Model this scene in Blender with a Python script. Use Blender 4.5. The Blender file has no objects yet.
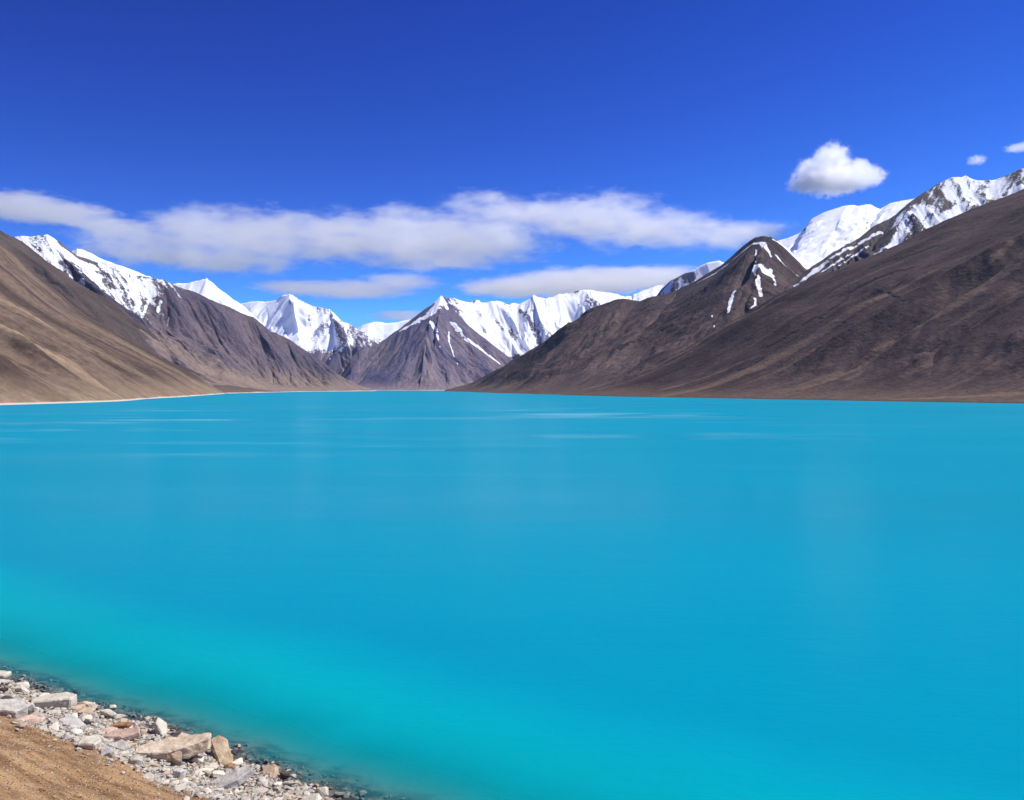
import bpy, bmesh, math, random
import numpy as np
from mathutils import Vector, Matrix, Euler

# ------------------------------------------------------------------ camera, sky, sun, exposure
SC = bpy.context.scene
COL = SC.collection
F = 850.0          # focal length in pixels of the 1024 wide frame
HOR = 386.0        # row of the horizon
H = 16.0           # eye height above the lake

cd = bpy.data.cameras.new("camera")
cam = bpy.data.objects.new("camera", cd)
COL.objects.link(cam)
cam.location = (0, 0, H)
cam.rotation_euler = (math.radians(90), 0, 0)
cd.sensor_width = 36.0
cd.lens = 36.0 * F / 1024.0
cd.shift_y = -(400.0 - HOR) / 1024.0
cd.clip_start = 0.5
cd.clip_end = 200000.0
SC.camera = cam

SUN_EL, SUN_AZ = 51.0, 76.0     # degrees; azimuth clockwise from +Y (straight ahead)
sd = Vector((math.sin(math.radians(SUN_AZ)) * math.cos(math.radians(SUN_EL)),
             math.cos(math.radians(SUN_AZ)) * math.cos(math.radians(SUN_EL)),
             math.sin(math.radians(SUN_EL))))
sl = bpy.data.lights.new("sun", 'SUN')
sl.energy = 4.9
sl.angle = math.radians(0.53)
sl.color = (1.0, 0.965, 0.90)
sun = bpy.data.objects.new("sun", sl)
COL.objects.link(sun)
sun.rotation_euler = (-sd).to_track_quat('-Z', 'Y').to_euler()

W = bpy.data.worlds.new("World")
SC.world = W
W.use_nodes = True
wt = W.node_tree
wt.nodes.clear()
sky = wt.nodes.new('ShaderNodeTexSky')
sky.sky_type = 'NISHITA'
sky.sun_disc = False
sky.sun_elevation = math.radians(SUN_EL)
sky.sun_rotation = math.radians(SUN_AZ)
sky.altitude = 4300
sky.air_density = 1.0
sky.dust_density = 0.0
sky.ozone_density = 4.0
# the deep, saturated blue of thin high air: a power curve on each channel of the sky's own radiance
sep = wt.nodes.new('ShaderNodeSeparateColor'); com = wt.nodes.new('ShaderNodeCombineColor')
wt.links.new(sky.outputs[0], sep.inputs[0])
for i, (a, p, mx) in enumerate(((0.080, 2.6, 2.8), (0.122, 2.33, 4.2), (0.545, 1.45, 8.0))):
    m0 = wt.nodes.new('ShaderNodeMath'); m0.operation = 'MINIMUM'; m0.inputs[1].default_value = mx
    m1 = wt.nodes.new('ShaderNodeMath'); m1.operation = 'POWER'; m1.inputs[1].default_value = p
    m2 = wt.nodes.new('ShaderNodeMath'); m2.operation = 'MULTIPLY'; m2.inputs[1].default_value = a
    wt.links.new(sep.outputs[i], m0.inputs[0]); wt.links.new(m0.outputs[0], m1.inputs[0])
    wt.links.new(m1.outputs[0], m2.inputs[0]); wt.links.new(m2.outputs[0], com.inputs[i])
bg = wt.nodes.new('ShaderNodeBackground')
bg.inputs['Strength'].default_value = 0.12
wo = wt.nodes.new('ShaderNodeOutputWorld')
wt.links.new(com.outputs[0], bg.inputs['Color'])
wt.links.new(bg.outputs[0], wo.inputs['Surface'])

SC.view_settings.view_transform = 'Standard'
SC.view_settings.look = 'None'
SC.view_settings.exposure = 0.35
SC.view_settings.gamma = 1.0
SC.render.engine = 'CYCLES'
SC.cycles.volume_bounces = 40
SC.cycles.max_bounces = 40
SC.cycles.transparent_max_bounces = 12
SC.cycles.volume_step_rate = 0.09
SC.cycles.volume_max_steps = 1024
SC.cycles.use_denoising = True

# ------------------------------------------------------------------ helpers: numbers
f32 = np.float32

def hash2(ix, iy, k):
    h = (ix.astype(np.int64) * 374761393 + iy.astype(np.int64) * 668265263 + k * 974634541) & 0x7fffffff
    h = ((h ^ (h >> 13)) * 1274126177) & 0x7fffffff
    return ((h ^ (h >> 16)) & 0xffff).astype(f32) / 65535.0

def vnoise(x, y, k=0):
    ix = np.floor(x); iy = np.floor(y)
    fx = (x - ix).astype(f32); fy = (y - iy).astype(f32)
    ix = ix.astype(np.int64); iy = iy.astype(np.int64)
    u = fx * fx * fx * (fx * (fx * 6 - 15) + 10); v = fy * fy * fy * (fy * (fy * 6 - 15) + 10)
    a = hash2(ix, iy, k); b = hash2(ix + 1, iy, k); c = hash2(ix, iy + 1, k); d = hash2(ix + 1, iy + 1, k)
    return (a + (b - a) * u) * (1 - v) + (c + (d - c) * u) * v - 0.5

def fbm(x, y, oct=5, k=0, gain=0.5):
    s = 0; a = 1.0; n = 0
    for o in range(oct):
        s = s + a * vnoise(x, y, k + o * 17); n += a
        x = x * 2.03 + 17.3; y = y * 2.03 - 9.1; a *= gain
    return 2 * s / n

def sstep(a, b, x):
    t = np.clip((x - a) / (b - a), 0, 1)
    return t * t * (3 - 2 * t)

def gully(x, y, dx, dy, k):
    ix = np.floor(x); iy = np.floor(y)
    fx = (x - ix).astype(f32); fy = (y - iy).astype(f32)
    ix = ix.astype(np.int64); iy = iy.astype(np.int64)
    v = np.zeros_like(fx); gx = np.zeros_like(fx); gy = np.zeros_like(fx); wt_ = np.zeros_like(fx)
    for i in (-1, 0, 1, 2):
        for j in (-1, 0, 1, 2):
            hx = hash2(ix + i, iy + j, k) - 0.5; hy = hash2(ix + i, iy + j, k + 91) - 0.5
            px = fx - i + hx; py = fy - j + hy
            w = np.exp(-2.2 * (px * px + py * py))
            ph = 6.2832 * (px * dx + py * dy)
            s = np.sin(ph)
            v += np.cos(ph) * w
            gx -= s * dx * w; gy -= s * dy * w
            wt_ += w
    return v / wt_, gx / wt_ * 6.28, gy / wt_ * 6.28

def erode(X, Y, gx, gy, size, amp, octs, k, gain=0.56):
    """Branching gullies that run down the slope (gx, gy): returns the height change, about -amp..amp."""
    X = X.astype(np.float64); Y = Y.astype(np.float64)
    gx = gx.astype(f32).copy(); gy = gy.astype(f32).copy()
    h = np.zeros_like(gx)
    f = 1.0 / size; a = amp
    for o in range(octs):
        m = np.sqrt(gx * gx + gy * gy) + 1e-5
        st = np.minimum(m * 2.0, 1.0)
        dx = -gy / m * st; dy = gx / m * st
        v, vx, vy = gully(X * f, Y * f, dx, dy, k + o * 7)
        h += a * v * st
        gx += a * f * vx * st; gy += a * f * vy * st
        f *= 1.95; a *= gain
    return h

def pt(px, py, Y):
    return ((px - 512) / F * Y, Y, H + (HOR - py) / F * Y)

def shore(px, py, z=0.0):
    return pt(px, py, (H - z) * F / (py - HOR))

def catmull(P, n, t=None):
    """P (k, ...) -> n samples through the k control points."""
    P = np.asarray(P, float); k = len(P)
    if t is None:
        t = np.linspace(0, k - 1, n)
    i = np.clip(np.floor(t).astype(int), 0, k - 2); f = t - i
    f = f.reshape((-1,) + (1,) * (P.ndim - 1))
    p0 = P[np.clip(i - 1, 0, k - 1)]; p1 = P[i]; p2 = P[i + 1]; p3 = P[np.clip(i + 2, 0, k - 1)]
    m1 = (p2 - p0) / 2; m2 = (p3 - p1) / 2
    return ((2 * f**3 - 3 * f**2 + 1) * p1 + (f**3 - 2 * f**2 + f) * m1 + (-2 * f**3 + 3 * f**2) * p2 + (f**3 - f**2) * m2)

def by_chord(P, n, dims=(0, 2), key=None):
    """Resample a polyline: n samples spread evenly by chord length of key (default the points)."""
    K = np.asarray(P if key is None else key, float)
    c = np.concatenate([[0], np.cumsum(np.sqrt(((K[1:] - K[:-1]) ** 2).sum(1)) + 1e-6)])
    return np.interp(np.linspace(0, c[-1], n), c, np.arange(len(K)))

# ------------------------------------------------------------------ helpers: objects
def put(o, name=None, label=None, cat=None, group=None, kind=None):
    if label: o["label"] = label
    if cat: o["category"] = cat
    if group: o["group"] = group
    if kind: o["kind"] = kind
    return o

def mesh_obj(name, verts, faces, mat=None, smooth=True, attrs=None):
    me = bpy.data.meshes.new(name)
    verts = np.asarray(verts, f32).reshape(-1, 3)
    faces = np.asarray(faces, np.int32)
    nf, nk = faces.shape
    me.vertices.add(len(verts)); me.vertices.foreach_set('co', verts.ravel())
    me.loops.add(nf * nk); me.loops.foreach_set('vertex_index', faces.ravel())
    me.polygons.add(nf)
    me.polygons.foreach_set('loop_start', np.arange(0, nf * nk, nk, dtype=np.int32))
    me.polygons.foreach_set('loop_total', np.full(nf, nk, np.int32))
    me.polygons.foreach_set('use_smooth', np.full(nf, smooth, bool))
    for k, v in (attrs or {}).items():
        v = np.asarray(v, f32)
        if v.ndim > 1 and v.shape[-1] == 3:
            me.attributes.new(k, 'FLOAT_VECTOR', 'POINT').data.foreach_set('vector', v.ravel())
        else:
            me.attributes.new(k, 'FLOAT', 'POINT').data.foreach_set('value', v.ravel())
    me.update(calc_edges=True); me.validate()
    o = bpy.data.objects.new(name, me)
    COL.objects.link(o)
    if mat: me.materials.append(mat)
    return o

def grid_faces(n, m):
    i = np.arange(n * m).reshape(n, m)
    return np.stack([i[:-1, :-1], i[:-1, 1:], i[1:, 1:], i[1:, :-1]], -1).reshape(-1, 4)

# ------------------------------------------------------------------ helpers: node trees
class N:
    def __init__(s, name):
        s.m = bpy.data.materials.new(name); s.m.use_nodes = True
        s.t = s.m.node_tree; s.t.nodes.clear()
        s.out = s.t.nodes.new('ShaderNodeOutputMaterial')
    def new(s, typ, props=None, **ins):
        n = s.t.nodes.new(typ)
        for k, v in (props or {}).items(): setattr(n, k, v)
        for k, v in ins.items():
            key = k.replace('_', ' ')
            s.set(n.inputs[int(k[1:])] if k[0] == 'i' and k[1:].isdigit() else n.inputs[key], v)
        return n
    def set(s, inp, v):
        if isinstance(v, bpy.types.NodeSocket): s.t.links.new(v, inp)
        elif isinstance(v, bpy.types.Node): s.t.links.new(v.outputs[0], inp)
        else: inp.default_value = v
    def math(s, op, a, b=0.0, c=0.0, clamp=False):
        return s.new('ShaderNodeMath', {'operation': op, 'use_clamp': clamp}, i0=a, i1=b, i2=c).outputs[0]
    def vec(s, op, a, b=(0, 0, 0)):
        n = s.new('ShaderNodeVectorMath', {'operation': op}, i0=a, i1=b)
        return n.outputs['Value'] if op in ('LENGTH', 'DOT_PRODUCT', 'DISTANCE') else n.outputs[0]
    def scale(s, a, k):
        n = s.new('ShaderNodeVectorMath', {'operation': 'SCALE'}, i0=a); s.set(n.inputs['Scale'], k); return n.outputs[0]
    def attr(s, name, vec=False):
        n = s.new('ShaderNodeAttribute', {'attribute_name': name})
        return n.outputs['Vector'] if vec else n.outputs['Fac']
    def noise(s, v, scale, detail=4, rough=0.55, dist=0.0, col=False):
        n = s.new('ShaderNodeTexNoise', Vector=v, Scale=scale, Detail=detail, Roughness=rough, Distortion=dist)
        return n.outputs['Color' if col else 0]
    def ss(s, x, a, b):
        n = s.new('ShaderNodeMapRange', {'interpolation_type': 'SMOOTHSTEP'}, Value=x)
        n.inputs['From Min'].default_value = a; n.inputs['From Max'].default_value = b
        return n.outputs[0]
    def lin(s, x, a, b, c=0.0, d=1.0):
        n = s.new('ShaderNodeMapRange', Value=x)
        n.inputs['From Min'].default_value = a; n.inputs['From Max'].default_value = b
        n.inputs['To Min'].default_value = c; n.inputs['To Max'].default_value = d
        return n.outputs[0]
    def mix(s, f, a, b, mode='MIX'):
        n = s.new('ShaderNodeMix', {'data_type': 'RGBA', 'blend_type': mode})
        s.set(n.inputs[0], f)
        for i, v in ((6, a), (7, b)):
            if isinstance(v, tuple) and len(v) == 3: v = v + (1,)
            s.set(n.inputs[i], v)
        return n.outputs[2]
    def bump(s, h, strength, distance, normal=None):
        n = s.new('ShaderNodeBump', Height=h, Strength=strength, Distance=distance)
        if normal is not None: s.set(n.inputs['Normal'], normal)
        return n.outputs[0]
    def pos(s):
        return s.new('ShaderNodeNewGeometry').outputs['Position']
    def surf(s, color, rough=0.9, normal=None, spec=0.15):
        p = s.new('ShaderNodeBsdfPrincipled', Roughness=rough)
        s.set(p.inputs['Base Color'], color if not (isinstance(color, tuple) and len(color) == 3) else color + (1,))
        p.inputs['Specular IOR Level'].default_value = spec
        if normal is not None: s.set(p.inputs['Normal'], normal)
        s.t.links.new(p.outputs[0], s.out.inputs['Surface'])
        return s.m

def xyz(n, v):
    return n.new('ShaderNodeSeparateXYZ', i0=v).outputs

# ------------------------------------------------------------------ materials of the mountains
def mountain_mat(name, dark, light, scree, k=1.0, streak=0.5, low_z=(0, 60), low_amt=0.6, bump=1.0, shore_line=True,
                 shore_col=(0.50, 0.43, 0.34), slate=None, slate_amt=0.0, snow_streak=0.5, contrast=0.15):
    """dark rock / light rock by noise and gully, pale scree in streaks down the slope and on the low fans, snow where the attribute says."""
    n = N(name)
    P = n.pos(); fl = n.attr('flow', True); ero = n.attr('ero'); sn = n.attr('snow')
    big = n.noise(P, 0.0045 / k, 5, 0.6)
    mid = n.noise(P, 0.03 / k, 6, 0.65)
    fine = n.noise(P, 0.22 / k, 5, 0.7)
    st1 = n.noise(fl, 0.022 / k, 6, 0.62, 0.4)
    st2 = n.noise(fl, 0.09 / k, 5, 0.65, 0.3)
    v = n.math('ADD', n.math('MULTIPLY', big, 0.55), n.math('MULTIPLY', mid, 0.25))
    v = n.math('ADD', v, n.math('MULTIPLY', st1, 0.65 * streak))
    v = n.math('ADD', v, n.math('MULTIPLY', st2, 0.35 * streak))
    v = n.math('ADD', v, n.math('MULTIPLY', fine, 0.18))
    c0 = 0.5 * (0.55 + 0.25 + 1.0 * streak + 0.18)
    v = n.math('SUBTRACT', v, n.math('MULTIPLY', ero, 0.10))
    t = n.ss(v, c0 - contrast, c0 + contrast)
    col = n.mix(t, dark, light)
    if slate is not None:
        sl_ = n.ss(n.math('ADD', n.math('ADD', n.math('MULTIPLY', mid, 0.6), n.math('MULTIPLY', big, 0.7)), n.math('MULTIPLY', n.attr('rock'), 0.5)), 0.78, 1.0)
        col = n.mix(n.math('MULTIPLY', sl_, slate_amt), col, slate)
    z = xyz(n, P)[2]
    zz = n.math('ADD', z, n.math('MULTIPLY', n.math('SUBTRACT', st1, 0.5), (low_z[1] - low_z[0]) * 1.6))
    lowf = n.math('SUBTRACT', 1.0, n.ss(zz, low_z[0], low_z[1]))
    sc_f = n.math('MAXIMUM', n.math('MULTIPLY', lowf, low_amt), n.math('MULTIPLY', n.ss(st1, 0.56, 0.70), streak * 0.8))
    sc_f = n.math('MULTIPLY', sc_f, n.lin(st2, 0.3, 0.7, 0.55, 1.0))
    col = n.mix(sc_f, col, scree)
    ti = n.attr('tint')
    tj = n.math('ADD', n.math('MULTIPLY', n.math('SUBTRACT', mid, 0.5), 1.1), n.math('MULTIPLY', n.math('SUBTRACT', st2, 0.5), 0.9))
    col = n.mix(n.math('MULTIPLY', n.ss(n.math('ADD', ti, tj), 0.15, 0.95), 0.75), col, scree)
    crag = n.ss(n.math('ADD', n.math('MULTIPLY', ti, -0.75), n.math('MULTIPLY', tj, 2.1)), 0.45, 0.85)  # negative tint: dark crags, and the painted gully shade
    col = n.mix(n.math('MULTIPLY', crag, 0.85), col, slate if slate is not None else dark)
    # grain: stones and patches
    col = n.mix(1.0, col, n.mix(n.ss(fine, 0.3, 0.7), (0.80, 0.79, 0.78), (1.16, 1.15, 1.13)), 'MULTIPLY')
    if shore_line:
        zs = n.math('ADD', z, n.math('MULTIPLY', n.math('SUBTRACT', n.noise(P, 0.012, 3), 0.5), 3.4))
        col = n.mix(n.math('SUBTRACT', 1.0, n.ss(zs, 0.8, 1.9)), col, shore_col)
    # snow
    jit = n.math('ADD', n.math('MULTIPLY', n.math('SUBTRACT', fine, 0.5), 1.25 if snow_streak > 1 else 0.5), n.math('MULTIPLY', n.math('SUBTRACT', mid, 0.5), 0.7 if snow_streak > 1 else 0.35))
    jit = n.math('ADD', jit, n.math('MULTIPLY', n.math('SUBTRACT', st2, 0.5), snow_streak))
    s = n.ss(n.math('ADD', sn, jit), 0.39, 0.65)
    col = n.mix(s, col, (0.84, 0.86, 0.89))
    hgt = n.math('ADD', n.math('MULTIPLY', mid, 4.0 * k), n.math('MULTIPLY', fine, 1.1 * k))
    hgt = n.math('ADD', hgt, n.math('MULTIPLY', st2, 1.6 * k))
    hgt = n.math('ADD', hgt, n.math('MULTIPLY', crag, n.math('MULTIPLY', fine, 6.0 * k)))
    hgt = n.math('MULTIPLY', hgt, n.lin(s, 0, 1, 1.0, 0.35))
    nr = n.bump(hgt, 0.75 * bump, 1.0)
    return n.surf(col, 0.95, nr, 0.08)

# ------------------------------------------------------------------ mountains
MTN = {}

class Mountain:
    ragged = 1.0
    """A grid of points: rows from behind the ridge, over it and down the front to the foot."""
    def finish(s, name, P, flow, ridge_fade, mat, label, ero, snow=None, seed=0, back=None):
        n, m, _ = P.shape
        X, Y, Z = P[..., 0], P[..., 1], P[..., 2]
        du = np.gradient(P, axis=0); dv = np.gradient(P, axis=1)
        nn = np.cross(du, dv); nn /= (np.linalg.norm(nn, axis=-1, keepdims=True) + 1e-9)
        sgn = np.sign(nn[..., 2:3]); sgn[sgn == 0] = 1
        flip = (nn[..., 2].mean() > 0)
        nn = nn * sgn
        nz = np.maximum(nn[..., 2], 0.25)
        gx = -nn[..., 0] / nz; gy = -nn[..., 1] / nz
        size, amp, octs = ero
        wx = X + fbm(X / size * 0.7, Y / size * 0.7, 3, seed + 5) * size * 0.35
        wy = Y + fbm(X / size * 0.7, Y / size * 0.7, 3, seed + 6) * size * 0.35
        e = erode(wx, wy, gx, gy, size, 1.0, octs, seed)
        fb = fbm(X / (size * 0.8), Y / (size * 0.8), 6, seed + 40)
        zfade = sstep(0.0, 45.0, Z)
        Zn = Z + (amp * e + amp * 0.55 * fb) * ridge_fade * zfade + zfade * amp * 0.10 * fbm(X / (size * .15), Y / (size * .15), 4, seed + 60)
        P2 = P.copy(); P2[..., 2] = Zn
        s.P = P2; s.e = e; s.front = np.ones((n, m), bool) if back is None else ~back
        du = np.gradient(P2, axis=0); dv = np.gradient(P2, axis=1)
        n2 = np.cross(du, dv); n2 /= (np.linalg.norm(n2, axis=-1, keepdims=True) + 1e-9)
        n2 *= np.where(n2[..., 2:3] < 0, -1, 1)
        s.n = n2
        rock = sstep(0.45, 0.9, 1 - n2[..., 2]) + np.clip(fb, 0, 1) * 0.6
        s.snow = np.zeros((n, m)); s.tint = np.zeros((n, m))
        if snow is not None:
            snow(s)
        f = grid_faces(n, m)
        if flip: f = f[:, ::-1]
        s.o = mesh_obj(name, P2, f, mat, True, {'flow': flow, 'ero': e, 'snow': s.snow, 'rock': rock, 'tint': s.tint})
        put(s.o, None, label, 'mountain' if name.startswith('mountain') else 'hill', None, 'structure')
        return s
    # where a picture point lies on this mountain
    def pick(s, px, py):
        X, Y, Z = s.P[..., 0], s.P[..., 1], s.P[..., 2]
        d = (512 + F * X / Y - px) ** 2 + (HOR - F * (Z - H) / Y - py) ** 2 + np.where(s.front, 0, 1e6)
        return s.P.reshape(-1, 3)[np.argmin(d)]
    def line(s, pts, w, val, soft=0.6):
        """raise (or with a negative value lower) the snow along a line on the slope, w metres to each side"""
        m = s.mask(pts, w, soft)
        if val > 0: s.snow = np.where(s.snow < val, s.snow * (1 - m) + val * m, s.snow)
        else: s.snow += val * m
    def shade(s, pts, w, val, soft=0.7):
        """pale scree and painted light (positive), dark crag and painted shade (negative) along a line on the slope"""
        m = s.mask(pts, w, soft)
        s.tint = s.tint * (1 - m) + val * m
    def mask(s, pts, w, soft):
        Q = [s.pick(*p) for p in pts]
        ws = w if isinstance(w, (list, tuple)) else [w] * len(Q)
        dd = np.full(s.snow.shape, 1e9)
        for (a, b, wa, wb) in zip(Q[:-1], Q[1:], ws[:-1], ws[1:]):
            ab = b - a; L = (ab * ab).sum() + 1e-6
            t = np.clip(((s.P - a) @ ab) / L, 0, 1)
            d = np.linalg.norm(s.P - a - t[..., None] * ab, axis=-1) / (wa + (wb - wa) * t)
            dd = np.minimum(dd, d)
        X, Y, Z = s.P[..., 0], s.P[..., 1], s.P[..., 2]
        dd = dd + 0.55 * s.ragged * fbm(X / 22 + Z / 31, Y / 22 + Z / 17, 3, 4) + 0.45 * s.ragged * fbm(X / 9 + Z / 11, Y / 9 - Z / 8, 3, 14)
        return 1 - sstep(1 - soft, 1 + soft, dd)

def net_mountain(name, ridge, base, mat, label, n, m, ero, conc=1.25, snow=None, seed=0, back_slope=1.3, ripple=0.0, mid=None, ridge_keep=0.25):
    """ridge, base: same number of 3D points; the front runs from ridge to base in straight fall lines with a concave profile."""
    R = np.array(ridge, float); B = np.array(base, float)
    key = np.stack([R[:, 0] / R[:, 1] * F, (R[:, 2] - H) / R[:, 1] * F], -1)
    t = by_chord(R, n, key=key)
    # keep the ridge crisp: blend of straight and smooth
    lin = np.stack([np.interp(t, np.arange(len(R)), R[:, i]) for i in range(3)], -1)
    R2 = 0.6 * lin + 0.4 * catmull(R, n, t); B2 = catmull(B, n, t)
    v = np.linspace(0, 1, m) ** 0.9
    mb = max(12, m // 6)
    rows = []
    for k in range(mb, 0, -1):
        q = k / mb
        p = R2.copy(); p[:, 1] = R2[:, 1] + q * np.maximum(R2[:, 2], 5) * back_slope; p[:, 2] = R2[:, 2] * (1 - q) - 6 * q
        p[:, 0] = R2[:, 0] * (1 + 0.0 * q)
        rows.append(p)
    for q in v:
        p = R2 * (1 - q) + B2 * q
        p[:, 2] = (R2[:, 2] - B2[:, 2]) * (1 - q) ** conc + B2[:, 2]
        if mid is not None: p = mid(p, q, t)
        rows.append(p)
    rows.append(rows[-1] + np.array([0, -8, -6]))
    P = np.array(rows)                                   # rows x columns
    tt = np.concatenate([np.linspace(1, 1.0 / mb, mb), v, [1]])
    fade = np.where(np.arange(len(tt)) < mb, ridge_keep, ridge_keep + (1 - ridge_keep) * sstep(0.0, 0.22, tt))[:, None] * np.ones((1, n))
    S = np.concatenate([[0], np.cumsum(np.linalg.norm(np.diff(0.5 * (R2 + B2), axis=0), axis=1))])
    Dn = np.concatenate([np.zeros((1, n)), np.cumsum(np.linalg.norm(np.diff(P, axis=0), axis=-1), axis=0)])
    flow = np.stack([np.broadcast_to(S[None], Dn.shape), Dn * 0.10, np.zeros_like(Dn)], -1)
    back = (np.arange(len(tt)) < mb)[:, None] * np.ones((1, n), bool)
    M = Mountain(); MTN[label] = M; M.T = tt[:, None] * np.ones((1, n))
    return M.finish(name, P, flow, fade, mat, label, ero, snow, seed, back.astype(bool))

def sweep_mountain(name, spur, foot, mat, label, n, m, ero, snow=None, seed=0, back=1.2, wob=0.0, ridge_keep=0.25, ribs=()):
    """A long valley side: the spur's profile (top to foot, 3D) carried along the foot line (near to far, ending at the spur's foot)."""
    Sp = np.array(spur, float); Ft = np.array(foot, float)
    key = np.stack([Sp[:, 0] / Sp[:, 1] * F, (Sp[:, 2] - H) / Sp[:, 1] * F], -1)
    S2 = catmull(Sp, n, by_chord(Sp, n, key=key))
    keyf = np.stack([Ft[:, 0] / Ft[:, 1] * F * 0.6, np.log(Ft[:, 1]) * 200], -1)
    F2 = catmull(Ft, m, by_chord(Ft, m, key=keyf))
    Fl = np.concatenate([[0], np.cumsum(np.linalg.norm(np.diff(F2, axis=0), axis=1))])
    fpx = 512 + F * F2[:, 0] / F2[:, 1]
    rib = np.zeros(m)
    for (rx, wd, am) in ribs:
        rib += am * np.exp(-np.abs(Fl - Fl[np.argmin(np.abs(fpx - rx))]) / wd)
    rib *= np.clip((Fl[-1] - Fl) / 60, 0, 1)
    prof = sstep(5, 90, S2[:, 2]) * (1 - 0.7 * sstep(250, 420, S2[:, 2]))
    rows = []
    for j in range(m):
        off = F2[j] - F2[-1]
        p = S2 + off * 1.0
        w = wob * math.sin(j / m * 9.0 + seed) * (1 - j / m)
        p[:, 2] *= 1 + w
        p[:, 2] += rib[j] * prof
        rows.append(p)
    mb = 40
    for k in range(1, mb + 1):
        q = k / mb
        p = S2.copy(); p[:, 1] += q * np.maximum(S2[:, 2], 4) * back; p[:, 2] = S2[:, 2] * (1 - q) - 5 * q
        rows.append(p)
    P = np.array(rows)
    low = P[:, -1:, :] + np.array([0, 0, -6]); low[..., 0] += -np.sign(Sp[0, 0]) * 8
    P = np.concatenate([P, low], 1)
    jj = np.arange(m + mb)
    fade = ridge_keep + (1 - ridge_keep) * np.clip((m - jj) / (m * 0.18), 0, 1)
    fade[jj >= m] = ridge_keep
    fade = fade[:, None] * np.ones((1, n + 1))
    Fs = np.concatenate([[0], np.cumsum(np.linalg.norm(np.diff(F2, axis=0), axis=1))]); Fs = np.concatenate([Fs, Fs[-1] + np.arange(1, mb + 1) * 8.0])
    Ds = np.concatenate([[0], np.cumsum(np.linalg.norm(np.diff(P[m - 1], axis=0), axis=1))])
    # the fall lines fan out towards the far end
    flow = np.stack([Fs[:, None] + 0 * Ds[None], 0 * Fs[:, None] + Ds[None] * 0.07, 0 * Fs[:, None] + 0 * Ds[None]], -1)
    bk = (jj >= m)[:, None] & np.ones((1, n + 1), bool)
    M = Mountain(); MTN[label] = M
    return M.finish(name, P, flow, fade, mat, label, ero, snow, seed, bk)

def with_Y(pts, y0, y1):
    k = len(pts)
    return [pt(p[0], p[1], y0 + (y1 - y0) * i / (k - 1)) for i, p in enumerate(pts)]

# colours (surface colours; purple and far rock have haze blue painted in)
m_left = mountain_mat('left_slope', (0.066, 0.045, 0.036), (0.152, 0.108, 0.078), (0.30, 0.215, 0.142), 2.2, 1.6, (0, 34), 0.7, 0.8, contrast=0.13)
m_left_dark = mountain_mat('left_dark_ridge', (0.065, 0.047, 0.043), (0.100, 0.074, 0.064), (0.18, 0.132, 0.098), 1.0, 0.4, (0, 30), 0.7, slate=(0.040, 0.034, 0.042), slate_amt=0.2)
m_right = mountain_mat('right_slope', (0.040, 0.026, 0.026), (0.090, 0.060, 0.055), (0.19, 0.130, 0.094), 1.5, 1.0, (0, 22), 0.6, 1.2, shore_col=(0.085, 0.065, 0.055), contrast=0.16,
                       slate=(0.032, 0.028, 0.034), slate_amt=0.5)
m_mid = mountain_mat('brown_mountain', (0.054, 0.037, 0.038), (0.112, 0.077, 0.072), (0.18, 0.125, 0.097), 1.4, 0.7, (0, 40), 0.6, 1.2, shore_col=(0.12, 0.09, 0.075),
                     slate=(0.042, 0.038, 0.048), slate_amt=0.8)
m_purple = mountain_mat('purple_rock', (0.068, 0.056, 0.088), (0.150, 0.114, 0.124), (0.25, 0.185, 0.138), 1.6, 0.4, (10, 85), 0.9, 1.1,
                        slate=(0.065, 0.057, 0.082), slate_amt=0.9, snow_streak=2.2)
m_far = mountain_mat('far_rock', (0.086, 0.076, 0.138), (0.185, 0.145, 0.172), (0.26, 0.20, 0.19), 2.0, 0.45, (0, 40), 0.8, 0.65,
                     slate=(0.085, 0.078, 0.135), slate_amt=0.6, snow_streak=1.3)
m_crag = mountain_mat('snowy_crag', (0.075, 0.058, 0.058), (0.135, 0.105, 0.098), (0.20, 0.15, 0.12), 1.2, 0.45, (0, 40), 0.3, 1.3,
                      slate=(0.042, 0.038, 0.048), slate_amt=0.8, snow_streak=1.4)

# --- first hill on the left: pale scree face
sp = [(-170, 120), (-110, 158), (-60, 196), (0, 243), (20, 258), (40, 278), (60, 294), (80, 311), (100, 324), (130, 341), (165, 360), (195, 376), (212, 386), (226, 393.6)]
foot = [(-520, 418), (-300, 413), (-150, 409), (-60, 406.6), (0, 405), (50, 403.6), (100, 402), (128, 400.6), (150, 398.6), (180, 397), (205, 395.2), (226, 393.6)]
ft = [shore(*p) for p in foot]
sp3 = with_Y(sp, 1700, ft[-1][1])
sweep_mountain('hill', sp3, ft, m_left, 'pale brown scree hill with diagonal streaks at the left edge of the lake', 460, 620, (150, 9, 6), None, 3, ribs=[(200, 60, -9), (150, 50, 10), (105, 45, -10), (60, 35, 9), (20, 40, -9), (-30, 40, 8)])

# --- the darker ridge just behind it
sp = [(-120, 150), (-60, 192), (0, 230), (15, 238), (31, 249), (46, 261), (62, 271), (80, 284), (96, 294), (112, 302), (128, 314), (143, 325), (163, 338), (173, 349),
      (185, 357), (210, 371), (236, 380), (266, 386.6), (293, 391.8)]
def tint_L1b(s):
    s.shade([(15, 250), (45, 278), (75, 302), (98, 320)], [8, 16, 20, 10], -0.9)  # the gully's shade painted on as a dark strip
ft = [shore(228, 393.4), shore(245, 393), shore(270, 392.4), shore(293, 391.8)]
sweep_mountain('hill', with_Y(sp, 2150, ft[-1][1]), ft, m_left_dark, 'dark brown ridge rising just behind the pale scree hill on the left', 420, 160, (120, 10, 5), tint_L1b, 9, ridge_keep=0.3)

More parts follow.
